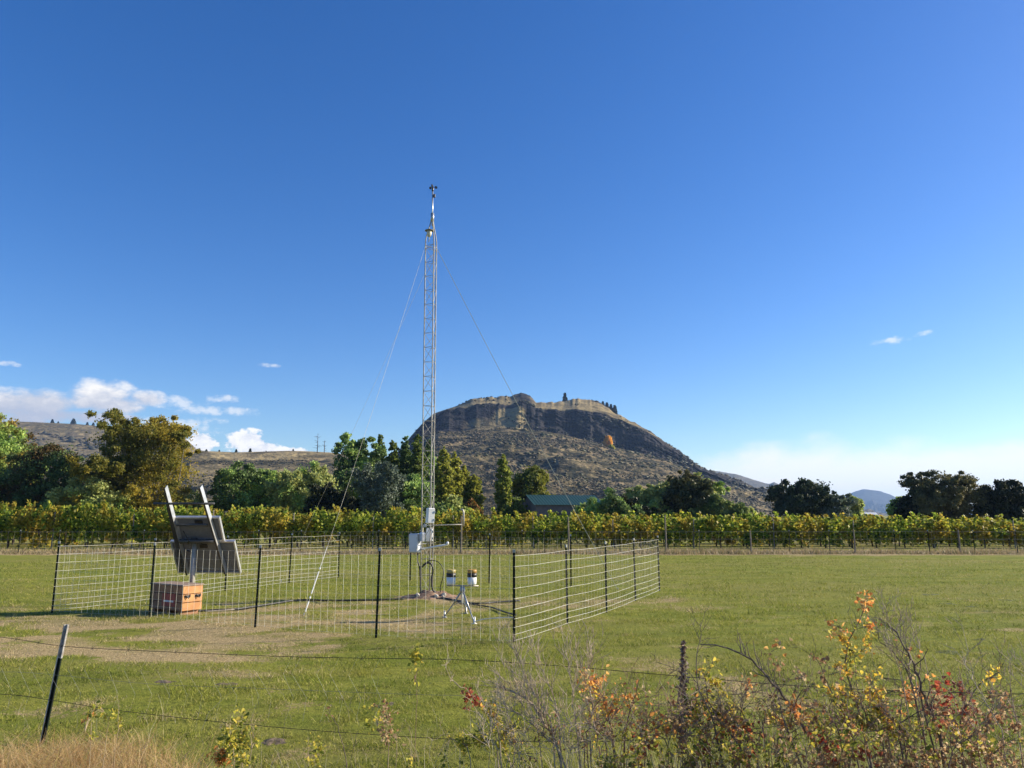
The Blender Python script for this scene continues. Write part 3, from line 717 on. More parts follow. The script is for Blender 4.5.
# ---- things on the hills
def conifer(px, ytop, ybase, D, seed, label, group, wide=.34):
    if 'pines on the rocky' not in group: ytop = ybase - (ybase - ytop) * .72
    d = ray(px, ybase); k = D / math.hypot(d.x, d.y)
    base = Vector((d.x * k, d.y * k, CAM_H + d.z * k)); H = (ybase - ytop) / F_PX * D * 1.02
    root = empty('pine_tree', base + Vector((0, 0, -H * .12))); tag(root, label, 'tree', group)
    r = np.random.default_rng(seed); n = 420
    u = r.random(n) ** .8; rad = H * wide * (1 - u * .85) * r.uniform(.3, 1, n); a = r.uniform(0, 6.283, n)
    Pp = np.stack([np.cos(a) * rad, np.sin(a) * rad, H * (.18 + .95 * u)], 1)
    V, F = leaf_quads(Pp, H * .16, r); np_mesh('crown', V, F, L_ever, root)
    mb = MB(); mb.tube([(0, 0, 0), (0, 0, H * .6), (0, 0, H * 1.08)], [H * .04, H * .025, .02], 5); mb.build('trunk', M_bark, root)
for k, (px, yt, yb, lab) in enumerate([(565, 393.5, 402.5, 'lone pine on the notch of the rocky hilltop'),
        (603, 402, 410, 'leftmost pine of the row on the right shoulder of the hilltop'), (607, 403, 412, 'second pine of the row on the right shoulder'),
        (611, 405, 414, 'third pine of the row on the right shoulder'), (615, 406, 416, 'rightmost pine of the row on the right shoulder'),
        (592, 400, 405, 'small pine on the round knoll of the hilltop')]):
    conifer(px, yt, yb, 1120, 60 + k, lab, 'pines on the rocky hilltop')
for k, (px, yt, yb, lab) in enumerate([(52, 418.5, 425, 'tiny pine, leftmost on the far left ridge'), (58, 421, 425, 'tiniest pine beside the leftmost on the far left ridge'),
        (73, 417.5, 426, 'tallest tiny pine in the middle of the far left ridge'), (87, 421.5, 427, 'tiny bush pine right of the tallest on the ridge'), (93, 422, 427.5, 'rightmost tiny pine on the far left ridge')]):
    conifer(px, yt, yb, 2080, 80 + k, lab, 'pines on the far left ridge', .5)
for k, (px, yt, yb, lab) in enumerate([(199, 447, 455, 'dark juniper at the left end of the dry grass hill'), (206, 448, 456, 'round dark juniper second from left on the dry grass hill'),
        (219, 449, 455, 'small juniper third from left on the dry grass hill'), (236, 448, 455, 'thin tree left of the middle of the dry grass hill'), (250, 447, 455, 'thin tree in the middle of the dry grass hill'), (266, 450, 454, 'low dark juniper on the dry grass hill'), (293, 448, 453, 'small tree left of the burnt snags')]):
    conifer(px, yt, yb, 890, 90 + k, lab, 'junipers on the dry grass hill', .42)
def snag(px, yt, yb, D, seed, label):
    d = ray(px, yb); k = D / math.hypot(d.x, d.y); base = Vector((d.x * k, d.y * k, CAM_H + d.z * k)); H = (yb - yt) / F_PX * D
    rd = random.Random(seed); mb = MB(); mb.tube([(0, 0, -1), (.2, 0, H * .6), (0, 0, H)], [.55, .35, .12], 5)
    for i in range(13):
        z = H * rd.uniform(.3, .95); a = rd.uniform(0, 6.28); L = H * .22 * rd.uniform(.4, 1)
        mb.tube([(0, 0, z), (math.cos(a) * L, math.sin(a) * L, z + L * rd.uniform(-.1, .6))], [.2, .07], 4)
    o = mb.build('burnt_snag', M_bark); o.location = base; tag(o, label, 'dead tree', 'burnt snags on the dry grass hill')
snag(317, 434, 455, 870, 1, 'taller bare burnt tree left of the tall ragged tree')
snag(324, 441, 455, 870, 2, 'shorter bare burnt tree beside the tall one')
T2 = at(609, 452, 640)
r_ = np.random.default_rng(5)
def hill_tree(name, px, yt, yb, w, D, lmat, label, seed):
    d = ray(px, yb); k = D / math.hypot(d.x, d.y); base = Vector((d.x * k, d.y * k, CAM_H + d.z * k)); H = (yb - yt) / F_PX * D; W = w / F_PX * D
    make_tree(name, base, [(0, 0, H * .5, W * .4, W * .4, H * .4), (W * .1, 0, H * .75, W * .25, W * .25, H * .25), (-W * .15, 0, H * .3, W * .3, W * .3, H * .28)], 1500, D / F_PX * 1.9, lmat, M_bark, .5, seed, 24, .35, label, 'tree', nlimb=5)
hill_tree('orange_tree', 608, 435, 450, 8, 915, L_orange, 'bright orange autumn tree at the cliff foot of the rocky hill', 3)
hill_tree('yellow_tree', 611, 445, 455, 7, 905, L_poplary, 'yellow green tree just below the bright orange one', 4)

# ---- shed with the green roof
c = at(562, 516, 108); yaw = R(16)
shed = empty('shed', (c.x, 110, 0), yaw); tag(shed, 'long grey shed with a green metal roof below the rocky hill', 'shed')
M_roof = pbr('green_metal_roof', (.030, .085, .062), (.025, .070, .052), 3, .45, .2)
M_shedwall = pbr('grey_board_wall', (.13, .12, .13), (.10, .095, .105), 2, .8)
L_, Wd, He, Hr = 9.6, 7.0, 3.45, 4.75
mb = MB(); mb.box((0, 0, He / 2), (L_, Wd, He))
mb.add([(-L_/2, -Wd/2, He), (-L_/2, Wd/2, He), (-L_/2, 0, Hr), (L_/2, -Wd/2, He), (L_/2, Wd/2, He), (L_/2, 0, Hr)], [(0, 2, 1), (3, 4, 5)])
mb.build('wall', M_shedwall, shed)
mb = MB(); o_ = .35
for sgn in (-1, 1):
    y1 = sgn * (Wd / 2 + o_); z1 = He - o_ * (Hr - He) / (Wd / 2)
    for k in range(24):
        xa = -L_/2 - .4 + (L_ + .8) * k / 24; xb = xa + (L_ + .8) / 24
        mb.add([(xa, y1, z1 + .03), (xb - .06, y1, z1 + .03), (xb - .06, 0, Hr + .03), (xa, 0, Hr + .03)], [(0, 1, 2, 3) if sgn < 0 else (3, 2, 1, 0)])
        mb.add([(xb - .06, y1, z1 + .03), (xb - .03, y1, z1 + .07), (xb, y1, z1 + .03), (xb - .06, 0, Hr + .03), (xb - .03, 0, Hr + .07), (xb, 0, Hr + .03)], [(0, 1, 4, 3), (1, 2, 5, 4)])
mb.build('roof', M_roof, shed)
mb = MB(); mb.box((-1.4, -Wd/2 - .03, 1.15), (1.6, .05, 2.2)); mb.build('door', pbr('door_brown', (.09, .07, .06), None, 3, .7), shed)
for x in (1.2, 3.4):
    mb = MB(); mb.box((x, -Wd/2 - .03, 1.6), (.9, .05, .8)); mb.build('window', pbr('dark_glass', (.03, .035, .04), None, 3, .1), shed)
c = at(870, 515, 900)
lg = empty('farm_building', (c.x, 900, 0)); tag(lg, 'tiny white roofed farm building below the distant blue mountain', 'building')
mb = MB(); mb.box((0, 0, 1.3), (12, 8, 2.6)); mb.build('wall', M_shedwall, lg)
mb = MB(); mb.add([(-7, -4.6, 2.4), (7, -4.6, 2.4), (7, 0, 5), (-7, 0, 5), (-7, 4.6, 2.4), (7, 4.6, 2.4)], [(0, 1, 2, 3), (3, 2, 5, 4)]); mb.build('roof', M_white, lg)

# ------------------------------------------------------------------ vineyard
L_vine = leafmat('vine_leaves', [(.15, .23, .028), (.24, .33, .038), (.38, .43, .05), (.50, .50, .065), (.06, .10, .016)], .48, [(.42, .34, .04), (.46, .33, .05), (.24, .22, .035)], .55)
M_vinewood = pbr('vine_wood', (.07, .05, .035), (.04, .03, .02), 10, .9)
def make_vine(seed):
    r = np.random.default_rng(seed); rd = random.Random(seed)
    root = empty('grape_vine', (0, 0, 0))
    P = []
    n = 200
    x = r.normal(size=n) * .5; z = .45 + 1.5 * r.beta(1.7, 1.1, n); y = r.normal(size=n) * .22
    P.append(np.stack([x, y, z], 1))
    for k in range(16):     # clumps
        cx, cz = r.uniform(-.85, .85), r.choice([r.uniform(.9, 1.95), r.uniform(.25, 1.9)]); m = 34
        P.append(np.stack([r.normal(size=m) * .14 + cx, r.normal(size=m) * .13 + r.choice([-.42, -.2, 0, .3]), r.normal(size=m) * .16 + cz], 1))
    for k in range(9):      # upright and hanging shoots
        cx = r.uniform(-.9, .9); up = r.random() < .55; m = 14
        t_ = np.linspace(0, 1, m)
        if up: P.append(np.stack([cx + t_ * r.uniform(-.25, .25) + r.normal(size=m) * .04, r.normal(size=m) * .06, 1.85 + t_ * r.uniform(.15, .55)], 1))
        else: P.append(np.stack([cx + t_ * r.uniform(-.15, .15) + r.normal(size=m) * .05, -.2 + r.normal(size=m) * .08, .95 - t_ * r.uniform(.25, .65)], 1))
    P = np.concatenate(P)
    V, F = leaf_quads(P, .17, r, elong=1.05)
    np_mesh('foliage', V, F, L_vine, root)
    mb = MB(); x = rd.uniform(-.1, .1)
    mb.tube([(x, 0, -.05), (x + rd.uniform(-.06, .06), rd.uniform(-.04, .04), .45), (x, 0, .92)], [.045, .035, .04], 6)
    for s_ in (-1, 1): mb.tube([(x, 0, .9), (x + s_ * .4, .02, .97), (x + s_ * .9, 0, .95)], [.03, .022, .014], 5)
    mb.build('trunk', M_vinewood, root)
    return root
vprot = [make_vine(200 + k) for k in range(7)]
def vines_h(px): return np.interp(px, [0, 300, 560, 724, 1024], [1.15, 1.03, .89, .86, .80])
rv = random.Random(4); used = set(); nv = 0
for row, (Y, sp) in enumerate(((48.2, 1.62), (51.0, 1.7), (53.8, 1.8), (56.6, 1.9))):
    half = Y * .70 + 2
    x = -half
    while x < half:
        px = 512 + x / Y * F_PX
        k = rv.randrange(7)
        root = vprot[k] if k not in used else copy_tree(vprot[k]); used.add(k)
        root.location = (x + rv.uniform(-.1, .1), Y + rv.uniform(-.1, .1), 0)
        sz = vines_h(px) * rv.uniform(.86, 1.10) * (1 + .012 * row)
        root.scale = (sp / 1.65 * rv.uniform(1.0, 1.12), rv.uniform(.9, 1.15), sz)
        root.rotation_euler.z = rv.choice((0, math.pi)) * 0 + rv.uniform(-.08, .08)
        which = ('frontmost', 'second', 'third', 'fourth')[row]
        tag(root, 'yellow green grape vine standing in the %s trellis row' % which, 'grape vine', 'grape vines in the %s row' % which)
        x += sp; nv += 1
mb = MB()
# trellis posts and wires of the front row
r2 = random.Random(9)
post_m = MB(); post_m.tube([(0, 0, -.1), (0, 0, 2.25)], .035, 6)
tp0 = post_m.build('trellis_post', pbr('trellis_wood', (.30, .26, .20), (.18, .15, .12), 6, .85))
tag(tp0, 'thin weathered stake standing among the vines', 'trellis post', 'trellis posts of the front vine row')
first = True
for x in np.arange(-33, 34, 4.9):
    o = tp0 if first else tp0.copy()
    if not first: COL.objects.link(o)
    first = False
    o.location = (x, 47.9, 0); o.scale.z = float(vines_h(512 + x / 48 * F_PX)) * r2.uniform(.84, .98)
    o.rotation_euler.y = r2.uniform(-.02, .02)
mb = MB()
for z in (.55, .95): mb.tube([(-36, 47.9, z), (0, 47.9, z - .02), (36, 47.9, z)], .006, 4)
tag(mb.build('trellis_wire', M_wire_grey), 'pair of thin trellis wires strung along the front vine row', 'wire')
# tufts of dry weeds under the fence at the vineyard edge
r = np.random.default_rng(77); n = 26000
x = r.uniform(-34, 34, n); y = 40.2 + r.gamma(2, 1.0, n); h = r.uniform(.05, .22, n) * (1 + .8 * fnoise(x * .5, y * .4, 91, 3))
a = r.uniform(0, 6.283, n); w = r.uniform(.012, .03, n); lx = r.normal(size=n) * .07; ly = r.normal(size=n) * .07
V = np.stack([np.stack([x - np.cos(a) * w, y - np.sin(a) * w, 0 * x], 1), np.stack([x + np.cos(a) * w, y + np.sin(a) * w, 0 * x], 1), np.stack([x + lx, y + ly, h], 1)], 1).reshape(-1, 3)
L_straw = leafmat('dry_straw', [(.34, .26, .14), (.26, .20, .10), (.20, .19, .08), (.40, .32, .19)], .25)
tag(np_mesh('dry_weeds', V, np.arange(n * 3).reshape(-1, 3), L_straw), kind='stuff')

# ------------------------------------------------------------------ posts and fences
def t_post_mb(H, w=.038):
    mb = MB()
    mb.box((0, 0, H / 2 - .15), (w, .006, H + .3))
    mb.box((0, .016, H / 2 - .15), (.006, .026, H + .3))
    z = .1
    while z < H - .05:
        mb.box((0, -.008, z), (.014, .01, .02)); z += .09
    return mb
def make_tpost(H, parent, tip=.10, tipmat=None):
    o = t_post_mb(H).build('post', M_tpost, parent)
    mb = MB(); mb.box((0, 0, H - tip / 2 + .002), (.049, .010, tip)); mb.box((0, .018, H - tip / 2 + .002), (.010, .028, tip))
    mb.build('pale_tip', tipmat or M_tip, o)  # white tip whose pale colour also stands in for the sunlit post top
    return o
# the square enclosure
A = gnd(52, 612); B = gnd(514, 643); Cc = gnd(660, 591); D = gnd(338.5, 577)
encl = empty('enclosure_fence', (0, 0, 0))
tag(encl, 'square pen of thin wire mesh on dark green posts round the mast and solar panel', 'fence')
side_posts = []
def side(P, Q, pxs, ys=None):
    """post positions along P->Q hit at given pixel columns"""
    out = []
    for px in pxs:
        best = min((abs(512 + (P.lerp(Q, t / 400).x) / (P.lerp(Q, t / 400).y * 1.04) * F_PX - px), t) for t in range(401))
        out.append(P.lerp(Q, best[1] / 400))
    return out
front = [gnd(52, 612), gnd(149, 618), gnd(255, 627), gnd(376, 637), gnd(514, 643)]
right = [gnd(514, 643), gnd(568, 625), gnd(607, 613), gnd(636, 601), gnd(660, 591)]
back = [gnd(660, 591), gnd(571, 587), gnd(489, 583), gnd(410, 580), gnd(338.5, 577.5)]
left = [gnd(338.5, 577.5), gnd(289, 583), gnd(225, 591), gnd(151, 600.5), gnd(52, 612)]
p0 = make_tpost(1.45, encl, .05)
allp = front + right[1:] + back[1:] + left[1:-1]
rp = random.Random(3)
for k, p in enumerate(allp):
    o = p0 if k == 0 else copy_tree(p0, encl)
    o.location = (p.x, p.y, 0); o.rotation_euler = (rp.uniform(-.012, .012), rp.uniform(-.015, .015), rp.uniform(-.3, .3) + (R(60) if 5 <= k < 9 else 0))
HS = [.04, .13, .24, .37, .52, .68, .84, 1.01, 1.18, 1.35]
def fence_panel(pts, seed, hs=HS, rh=.0021, rv_=.0017, step=.165, sag=.012):
    rd = random.Random(seed); mb = MB()
    for P, Q in zip(pts[:-1], pts[1:]):
        for h in hs:
            line = []
            for k in range(7):
                t_ = k / 6; p = P.lerp(Q, t_)
                line.append((p.x, p.y, h - sag * math.sin(math.pi * t_) * (1 + rd.uniform(-.4, .4))))
            mb.tube(line, rh, 4, False)
        L = (Q - P).length; m = int(L / step)
        for k in range(m + 1):
            p = P.lerp(Q, (k + .5) / (m + 1)); j = rd.uniform(-.008, .008)
            mb.tube([(p.x, p.y, hs[0] - .02), (p.x + j, p.y, (hs[0] + hs[-1]) / 2), (p.x + rd.uniform(-.01, .01), p.y, hs[-1] - sag)], rv_, 4, False)
    return mb
off = Vector((0, -.03, 0))
for k, (pts, a_, b_) in enumerate(((front, .0011, .0022), (right, .0029, .0009), (back, .0013, .0010), (left, .0032, .0009))):  # wire thickness per side imitates how strongly the sun catches the strands
    fence_panel([p + off for p in pts], k, rh=a_, rv_=b_).build('wire_mesh', M_wire, encl)

# boundary fence in front of the vineyard
bf = empty('boundary_fence', (0, 0, 0)); tag(bf, 'long low wire fence along the front of the vineyard', 'fence')
Yb = 41.3
b0 = make_tpost(1.22, bf, .05)
k = 0
wood0 = MB(); wood0.tube([(0, 0, -.1), (.01, 0, 1.0), (0, 0, 1.95)], [.045, .042, .038], 8)
w0 = wood0.build('wooden_post', M_wood, bf); w0.location = (at(461, 550, Yb).x, Yb, 0)
for px in (568.5, 666, 751, 855, 960, 1070, -40): 
    o = w0.copy(); COL.objects.link(o); o.parent = bf; o.location = (at(px, 550, Yb).x, Yb, 0); o.scale.z = rp.uniform(.9, 1.04) * (.62 if px in (751, 855, 960) else 1)
xs_ = []
for px in (-60, 18, 58, 143, 218, 258, 300, 378, 420, 522, 545, 620, 700, 790, 830, 896, 930, 975, 1018, 1060):
    o = b0 if k == 0 else copy_tree(b0, bf); k += 1
    o.location = (at(px, 550, Yb).x, Yb + .03, 0); o.rotation_euler = (0, rp.uniform(-.02, .02), rp.uniform(-.5, .5))
mb = MB()
xl = np.arange(-33, 34, 4.2)
for h in (.1, .28, .5, .75, 1.14):
    mb.tube([(x, Yb - .05, h + rp.uniform(-.015, .015)) for x in xl], .0045 if h > 1 else .0035, 4, False)
for x in np.arange(-33, 33.5, .34): mb.tube([(x, Yb - .05, .1), (x + .01, Yb - .05, 1.14)], .0022, 4, False)
mb.build('wire_mesh', M_wire_grey, bf)
#@@PART3
# ------------------------------------------------------------------ lattice mast
TB_ = gnd(427.6, 597)                                  # mast foot
TY = TB_.y
H_lat = at(431, 246, TY).z; H_tap = at(431, 217, TY).z; H_top = at(431, 190, TY).z
mast = empty('lattice_mast', (TB_.x, TY, 0)); tag(mast, 'tall narrow galvanised lattice mast standing on a soil mound inside the pen', 'mast')
sd_ = .30; rt_ = sd_ / math.sqrt(3)
angs = [R(188), R(172 + 120), R(172 - 120)]
lg = [Vector((math.cos(a) * rt_, math.sin(a) * rt_, 0)) for a in angs]
M_mastleg = pbr('weathered_zinc', (.36, .345, .31), (.25, .24, .22), 9, .6, .15)
for v in lg:
    mb = MB(); pts = [v + Vector((0, 0, z)) for z in np.linspace(-.1, H_lat, 6)]
    n_ = 6
    for k in range(1, n_ + 1):
        t_ = k / n_; s_ = 1 - sstep(.1, 1, t_) * .86
        pts.append(Vector((v.x * s_, v.y * s_, H_lat + (H_tap - H_lat) * t_)))
    mb.tube(pts, .0145, 8); mb.build('leg', M_mastleg, mast, True)
for f in range(3):
    mb = MB(); p, q_ = lg[f], lg[(f + 1) % 3]
    z = .15; k = 0
    while z < H_lat - .05:
        a_, b_ = (p, q_) if k % 2 == 0 else (q_, p)
        mb.tube([a_ + Vector((0, 0, z)), b_ + Vector((0, 0, z))], .0055, 5, False)
        z2 = min(z + .385, H_lat)
        mb.tube([b_ + Vector((0, 0, z)), a_ + Vector((0, 0, z2))], .0055, 5, False)
        z = z2; k += 1
    mb.tube([p + Vector((0, 0, H_lat)), q_ + Vector((0, 0, H_lat))], .0055, 5, False)
    mb.build('bracing', M_mastleg, mast)
mb = MB(); mb.tube([(0, 0, H_tap - .25), (0, 0, H_top)], .018, 8); mb.tube([(0, 0, H_tap - .12), (0, 0, H_tap + .1)], .045, 10); mb.build('mast_pole', M_galv, mast, True)
mb = MB(); mb.box((0, 0, .03), (.5, .5, .08), bev=.01); mb.build('base_plate', M_galv, mast)
LEAN = .0055
mast.rotation_euler.y = -LEAN
def on_mast(dx, dy, z): return Vector((TB_.x + dx - LEAN * z, TY + dy, z))
# wind sensor on top
w = empty('wind_sensor', on_mast(0, 0, H_top)); tag(w, 'small dark cup wind sensor on the very tip of the mast', 'wind sensor')
M_sens = pbr('dark_sensor_plastic', (.03, .03, .035), (.05, .05, .055), 9, .4)
mb = MB(); mb.lathe([(.022, -.04), (.03, 0), (.03, .05), (.018, .07), (.012, .10)], 12); mb.build('hub', M_sens, w, True)
for k in range(3):
    a = 2 * math.pi * k / 3 + .3; d_ = Vector((math.cos(a), math.sin(a), 0))
    mb = MB(); mb.tube([(0, 0, .085), d_ * .07 + Vector((0, 0, .085))], .006, 5)
    c_ = d_ * .09 + Vector((0, 0, .085)); tn = Vector((-d_.y, d_.x, 0))
    mb.tube([c_, c_ + tn * .02, c_ + tn * .04], [.042, .034, .012], 10); mb.build('cup', M_sens, w)
mb = MB(); mb.tube([(0, 0, -.28), (.03, .02, -.12)], .012, 6); mb.box((.05, .02, -.16), (.05, .05, .10), bev=.01); mb.build('connector', M_sens, w)
# domed radiation sensor
zs = at(428, 233, TY).z
dm = empty('shielded_dome_sensor', on_mast(-.06, -.16, zs)); tag(dm, 'white cup shaped sensor under a round dark disc near the top of the mast', 'sensor')
mb = MB(); mb.lathe([(.0, .045), (.05, .04), (.115, .012), (.12, 0), (.06, -.004)], 20); mb.build('disc', pbr('grey_disc', (.22, .20, .17), (.16, .15, .13), 8, .5), dm, True)
mb = MB(); mb.lathe([(.062, -.005), (.066, -.06), (.06, -.12), (.04, -.16), (.02, -.17)], 16); mb.build('body', pbr('ivory', (.62, .58, .46), (.5, .47, .38), 6, .45), dm, True)
mb = MB(); mb.tube([(0, 0, -.17), (0, .03, -.22), (-.03, .17, -.24)], .012, 6); mb.build('bracket', M_galv, dm)
# guy wires
zg = at(424, 246, TY).z
M_guy = pbr('guy_cable', (.62, .58, .46), (.50, .47, .38), 5, .5, .1)
def guy(px, py, k, label, anchor=None, sleeve=True, rad=.003):
    a = on_mast(lg[k].x, lg[k].y, zg); b_ = gnd(px, py) if anchor is None else anchor
    root = empty('guy_wire', (b_.x, b_.y, 0)); tag(root, label, 'guy wire', 'guy wires of the mast')
    A_ = a - b_; top = A_
    mb = MB(); line = []
    for i_ in range(9):
        t_ = i_ / 8; p = top * t_; p.z -= .10 * math.sin(math.pi * t_); line.append(p)
    mb.tube(line, rad, 5); mb.build('cable', M_guy, root)
    if sleeve:
        mb = MB()
        def P_(t_):
            p = top * t_; p.z -= .10 * math.sin(math.pi * t_) - .012; return p
        for (s0, s1, rr2) in ((.008, .030, .022), (.036, .040, .03), (.046, .095, .020), (.10, .104, .028), (.106, .15, .010)):
            mb.tube([P_(s0), P_((s0 + s1) / 2), P_(s1)], rr2 * .62, 8)
        mb.build('sleeve', M_white, root)
    mb = MB(); mb.tube([(0, 0, -.15), (0, 0, .06)], .015, 6); mb.build('anchor_stake', M_galv, root)
guy(304, 616, 0, 'guy wire with a white sleeve, anchored front left of the mast')
guy(0, 0, 1 if lg[1].y > lg[2].y else 2, 'thin guy wire running to the back left of the mast', Vector((at(302, 560, 24.0).x - .6, 24.0, 0)), False, .0025)
guy(618, 590, 2 if lg[2].x > lg[1].x else 1, 'guy wire slanting down to the right side of the pen', None, False, .0068)
# boxes
def ebox(name, px, py0, py1, wpx, Y, depth, label, ry=0, rot=0, mat=M_white, parts=True):
    p1 = at(px, py1, Y); p0_ = at(px, py0, Y); H = p0_.z - p1.z; W = wpx * Y * 1.0 / F_PX
    root = empty(name, (p1.x, Y, p1.z), rot); tag(root, label, 'equipment box')
    root.rotation_euler.y = ry
    mb = MB(); mb.box((0, 0, H / 2), (W, depth, H), bev=.015); mb.build('housing', mat, root)
    mb = MB(); mb.box((0, -depth / 2 - .012, H / 2), (W * .92, .02, H * .93), bev=.006); mb.build('door', mat, root)
    for zz in (.25, .75):
        mb = MB(); mb.box((W * .44, -depth / 2 - .026, H * zz), (.03, .014, .05)); mb.build('latch', M_galv, root)
    return root
M_box_g = pbr('light_grey_box', (.62, .64, .66), (.54, .56, .58), 4, .4)
ebox('equipment_box', 429.6, 508, 523.5, 7, TY - .28, .16, 'white box mounted highest on the mast above the horizontal boom', R(3), R(25))
ebox('equipment_box', 415.3, 533.5, 552.5, 9.5, TY - .22, .20, 'pale grey upright box on the left side of the mast', R(-2), R(-20), M_box_g)
ebox('equipment_box', 429.3, 528.5, 541.5, 6.5, TY + .1, .14, 'small white box on the right side of the mast below the boom', 0, R(10))
rs = empty('radiation_shield', on_mast(-.12, -.30, at(422, 541, TY).z)); tag(rs, 'stubby white louvred shield in front of the mast between the boxes', 'sensor')
mb = MB(); prof = []
for k in range(7): prof += [(.045, k * .03), (.085, k * .03 + .008), (.08, k * .03 + .014)]
prof += [(.05, .215), (.01, .225)]
mb.lathe(prof, 16); mb.build('louvres', M_white, rs)
mb = MB(); mb.tube([(0, 0, .0), (0, .0, -.06), (.08, .2, -.06)], .012, 6); mb.build('arm', M_galv, rs)
mb = MB(); mb.tube([(0, 0, .225), (.01, 0, .36)], .02, 8); mb.build('tip', pbr('cream_tip', (.66, .6, .4), None, 4, .5), rs)
# booms
pA = at(424, 525.5, TY - .1); pB = at(463.5, 524.5, TY - .1)
bm = empty('boom_arm', (0, 0, 0)); tag(bm, 'horizontal steel boom reaching right from the mast with an upright end', 'boom arm')
M_dullpipe = pbr('dull_pipe', (.46, .43, .37), (.34, .32, .28), 6, .5, .4)
mb = MB(); mb.tube([pA, pB], .014, 8); mb.build('pipe', M_dullpipe, bm, True)
mb = MB(); e = pB; mb.tube([e + Vector((0, 0, -.04)), e + Vector((0, 0, .16)), e + Vector((0, 0, .30)), e + Vector((-.02, 0, .36)), e + Vector((-.07, 0, .38))], .022, 8); mb.build('upright_end', M_dullpipe, bm, True)
mb = MB(); mb.box(pA + Vector((.02, .03, 0)), (.07, .09, .07), bev=.008); mb.build('clamp', M_galv, bm)
pA = at(422, 549, TY - .25); pB = at(447.5, 544.5, TY - .75)
b2 = empty('sensor_arm', (0, 0, 0)); tag(b2, 'short white arm slanting right below the boxes on the mast', 'sensor arm')
mb = MB(); mb.tube([pA, pB], .022, 8); mb.build('arm', M_white, b2, True)
mb = MB(); mb.lathe([(.03, -.02), (.035, .02), (.02, .045), (.004, .05)], 12, pB + Vector((0, 0, .02))); mb.build('sensor_head', M_white, b2, True)
mb = MB(); mb.box(pA + Vector((.02, .08, 0)), (.08, .16, .06), bev=.008); mb.build('bracket', M_galv, b2)
# cables of the mast
def spline(pts, n=8):
    pts = [Vector(p) for p in pts]; out = []
    for i_ in range(len(pts) - 1):
        p0_, p1, p2, p3 = pts[max(i_ - 1, 0)], pts[i_], pts[i_ + 1], pts[min(i_ + 2, len(pts) - 1)]
        for k in range(n):
            t_ = k / n
            out.append(.5 * ((2 * p1) + (-p0_ + p2) * t_ + (2 * p0_ - 5 * p1 + 4 * p2 - p3) * t_ ** 2 + (-p0_ + 3 * p1 - 3 * p2 + p3) * t_ ** 3))
    out.append(pts[-1]); return out
def cable(pts, r_c, label, mat=M_black, group='cables of the mast', name='cable'):
    mb = MB(); mb.tube(spline(pts), r_c, 6); o = mb.build(name, mat, None, True); tag(o, label, 'cable', group); return o
def A3(px, py, dy=-.25): return at(px, py, TY + dy)
cable([A3(418, 552), A3(417.5, 560), A3(419.5, 567), A3(420, 575), A3(420.5, 590), A3(421, 597)], .018, 'black cable dropping from the grey box down the left mast leg')
cable([A3(422, 567), A3(427, 563), A3(431, 564), A3(433, 570), A3(431.5, 580), A3(433, 590), A3(437, 594)], .022, 'thick black cable hooped over beside the right mast leg')
cable([A3(423, 565, -.35), A3(430, 560.5, -.4), A3(438, 562, -.4), A3(443, 569, -.4), A3(443, 577, -.4), A3(440.5, 586, -.3), A3(440.5, 593, -.2)], .011, 'thin dark cable making the widest loop right of the mast')
g0 = lambda px, py, z=.03: gnd(px, py, z)
cable([g0(437, 597), g0(455, 600), g0(475, 603.5), g0(498, 602), g0(520, 600.5)], .022, 'black ground cable running right from the mast mound', name='ground_cable')
cable([g0(452, 600, .04), g0(470, 604, .03), g0(490, 607), g0(505, 612), g0(516, 615)], .016, 'black ground cable sloping forward to the corner post', name='ground_cable')
cable([g0(404, 599), g0(370, 600), g0(335, 600.5), g0(300, 600), g0(277, 603), g0(257, 606), g0(236, 609), g0(215, 610), g0(198, 611)], .022, 'black power cable from the mast to the wooden box', name='ground_cable')
cable([g0(270, 604.5, .015), g0(252, 606.8, .012), g0(232, 609.5), g0(206, 611.5)], .014, 'pale grey conduit beside the black power cable', pbr('muddy_conduit', (.30, .27, .22), (.20, .17, .13), 7, .8), name='ground_cable')
cable([g0(474, 622, .10), g0(480, 620, .14), g0(490, 618.5, .17), g0(504, 617.5, .2), g0(514, 617.5, .24)], .008, 'white cord from the tripod foot to the corner post', M_white, name='cord')
# soil mound
r = np.random.default_rng(8)
nx_, ny_ = 60, 40
mx, my = np.meshgrid(np.linspace(-1.15, 1.15, nx_), np.linspace(-.8, .8, ny_))
mh = .19 * np.exp(-((mx / .62) ** 2 + (my / .42) ** 2) * 1.1) * (1 + .5 * fnoise(mx * 5, my * 5, 61, 4)) + .035 * fnoise(mx * 9, my * 9, 62, 3) - .03
V = np.stack([mx + TB_.x + .12, my + TY - .12, mh], -1).reshape(-1, 3)
i = np.arange(ny_ - 1)[:, None] * nx_; j = np.arange(nx_ - 1)[None, :]
F = np.stack([i + j, i + j + 1, i + nx_ + j + 1, i + nx_ + j], -1).reshape(-1, 4)
M_soil = pbr('red_brown_soil', (.36, .22, .13), (.16, .10, .065), 9, .95, 0, .8)
tag(np_mesh('soil_mound', V, F, M_soil, smooth=True), 'low mound of reddish bare soil round the foot of the mast', 'soil mound')
rk = random.Random(5); mb = MB()
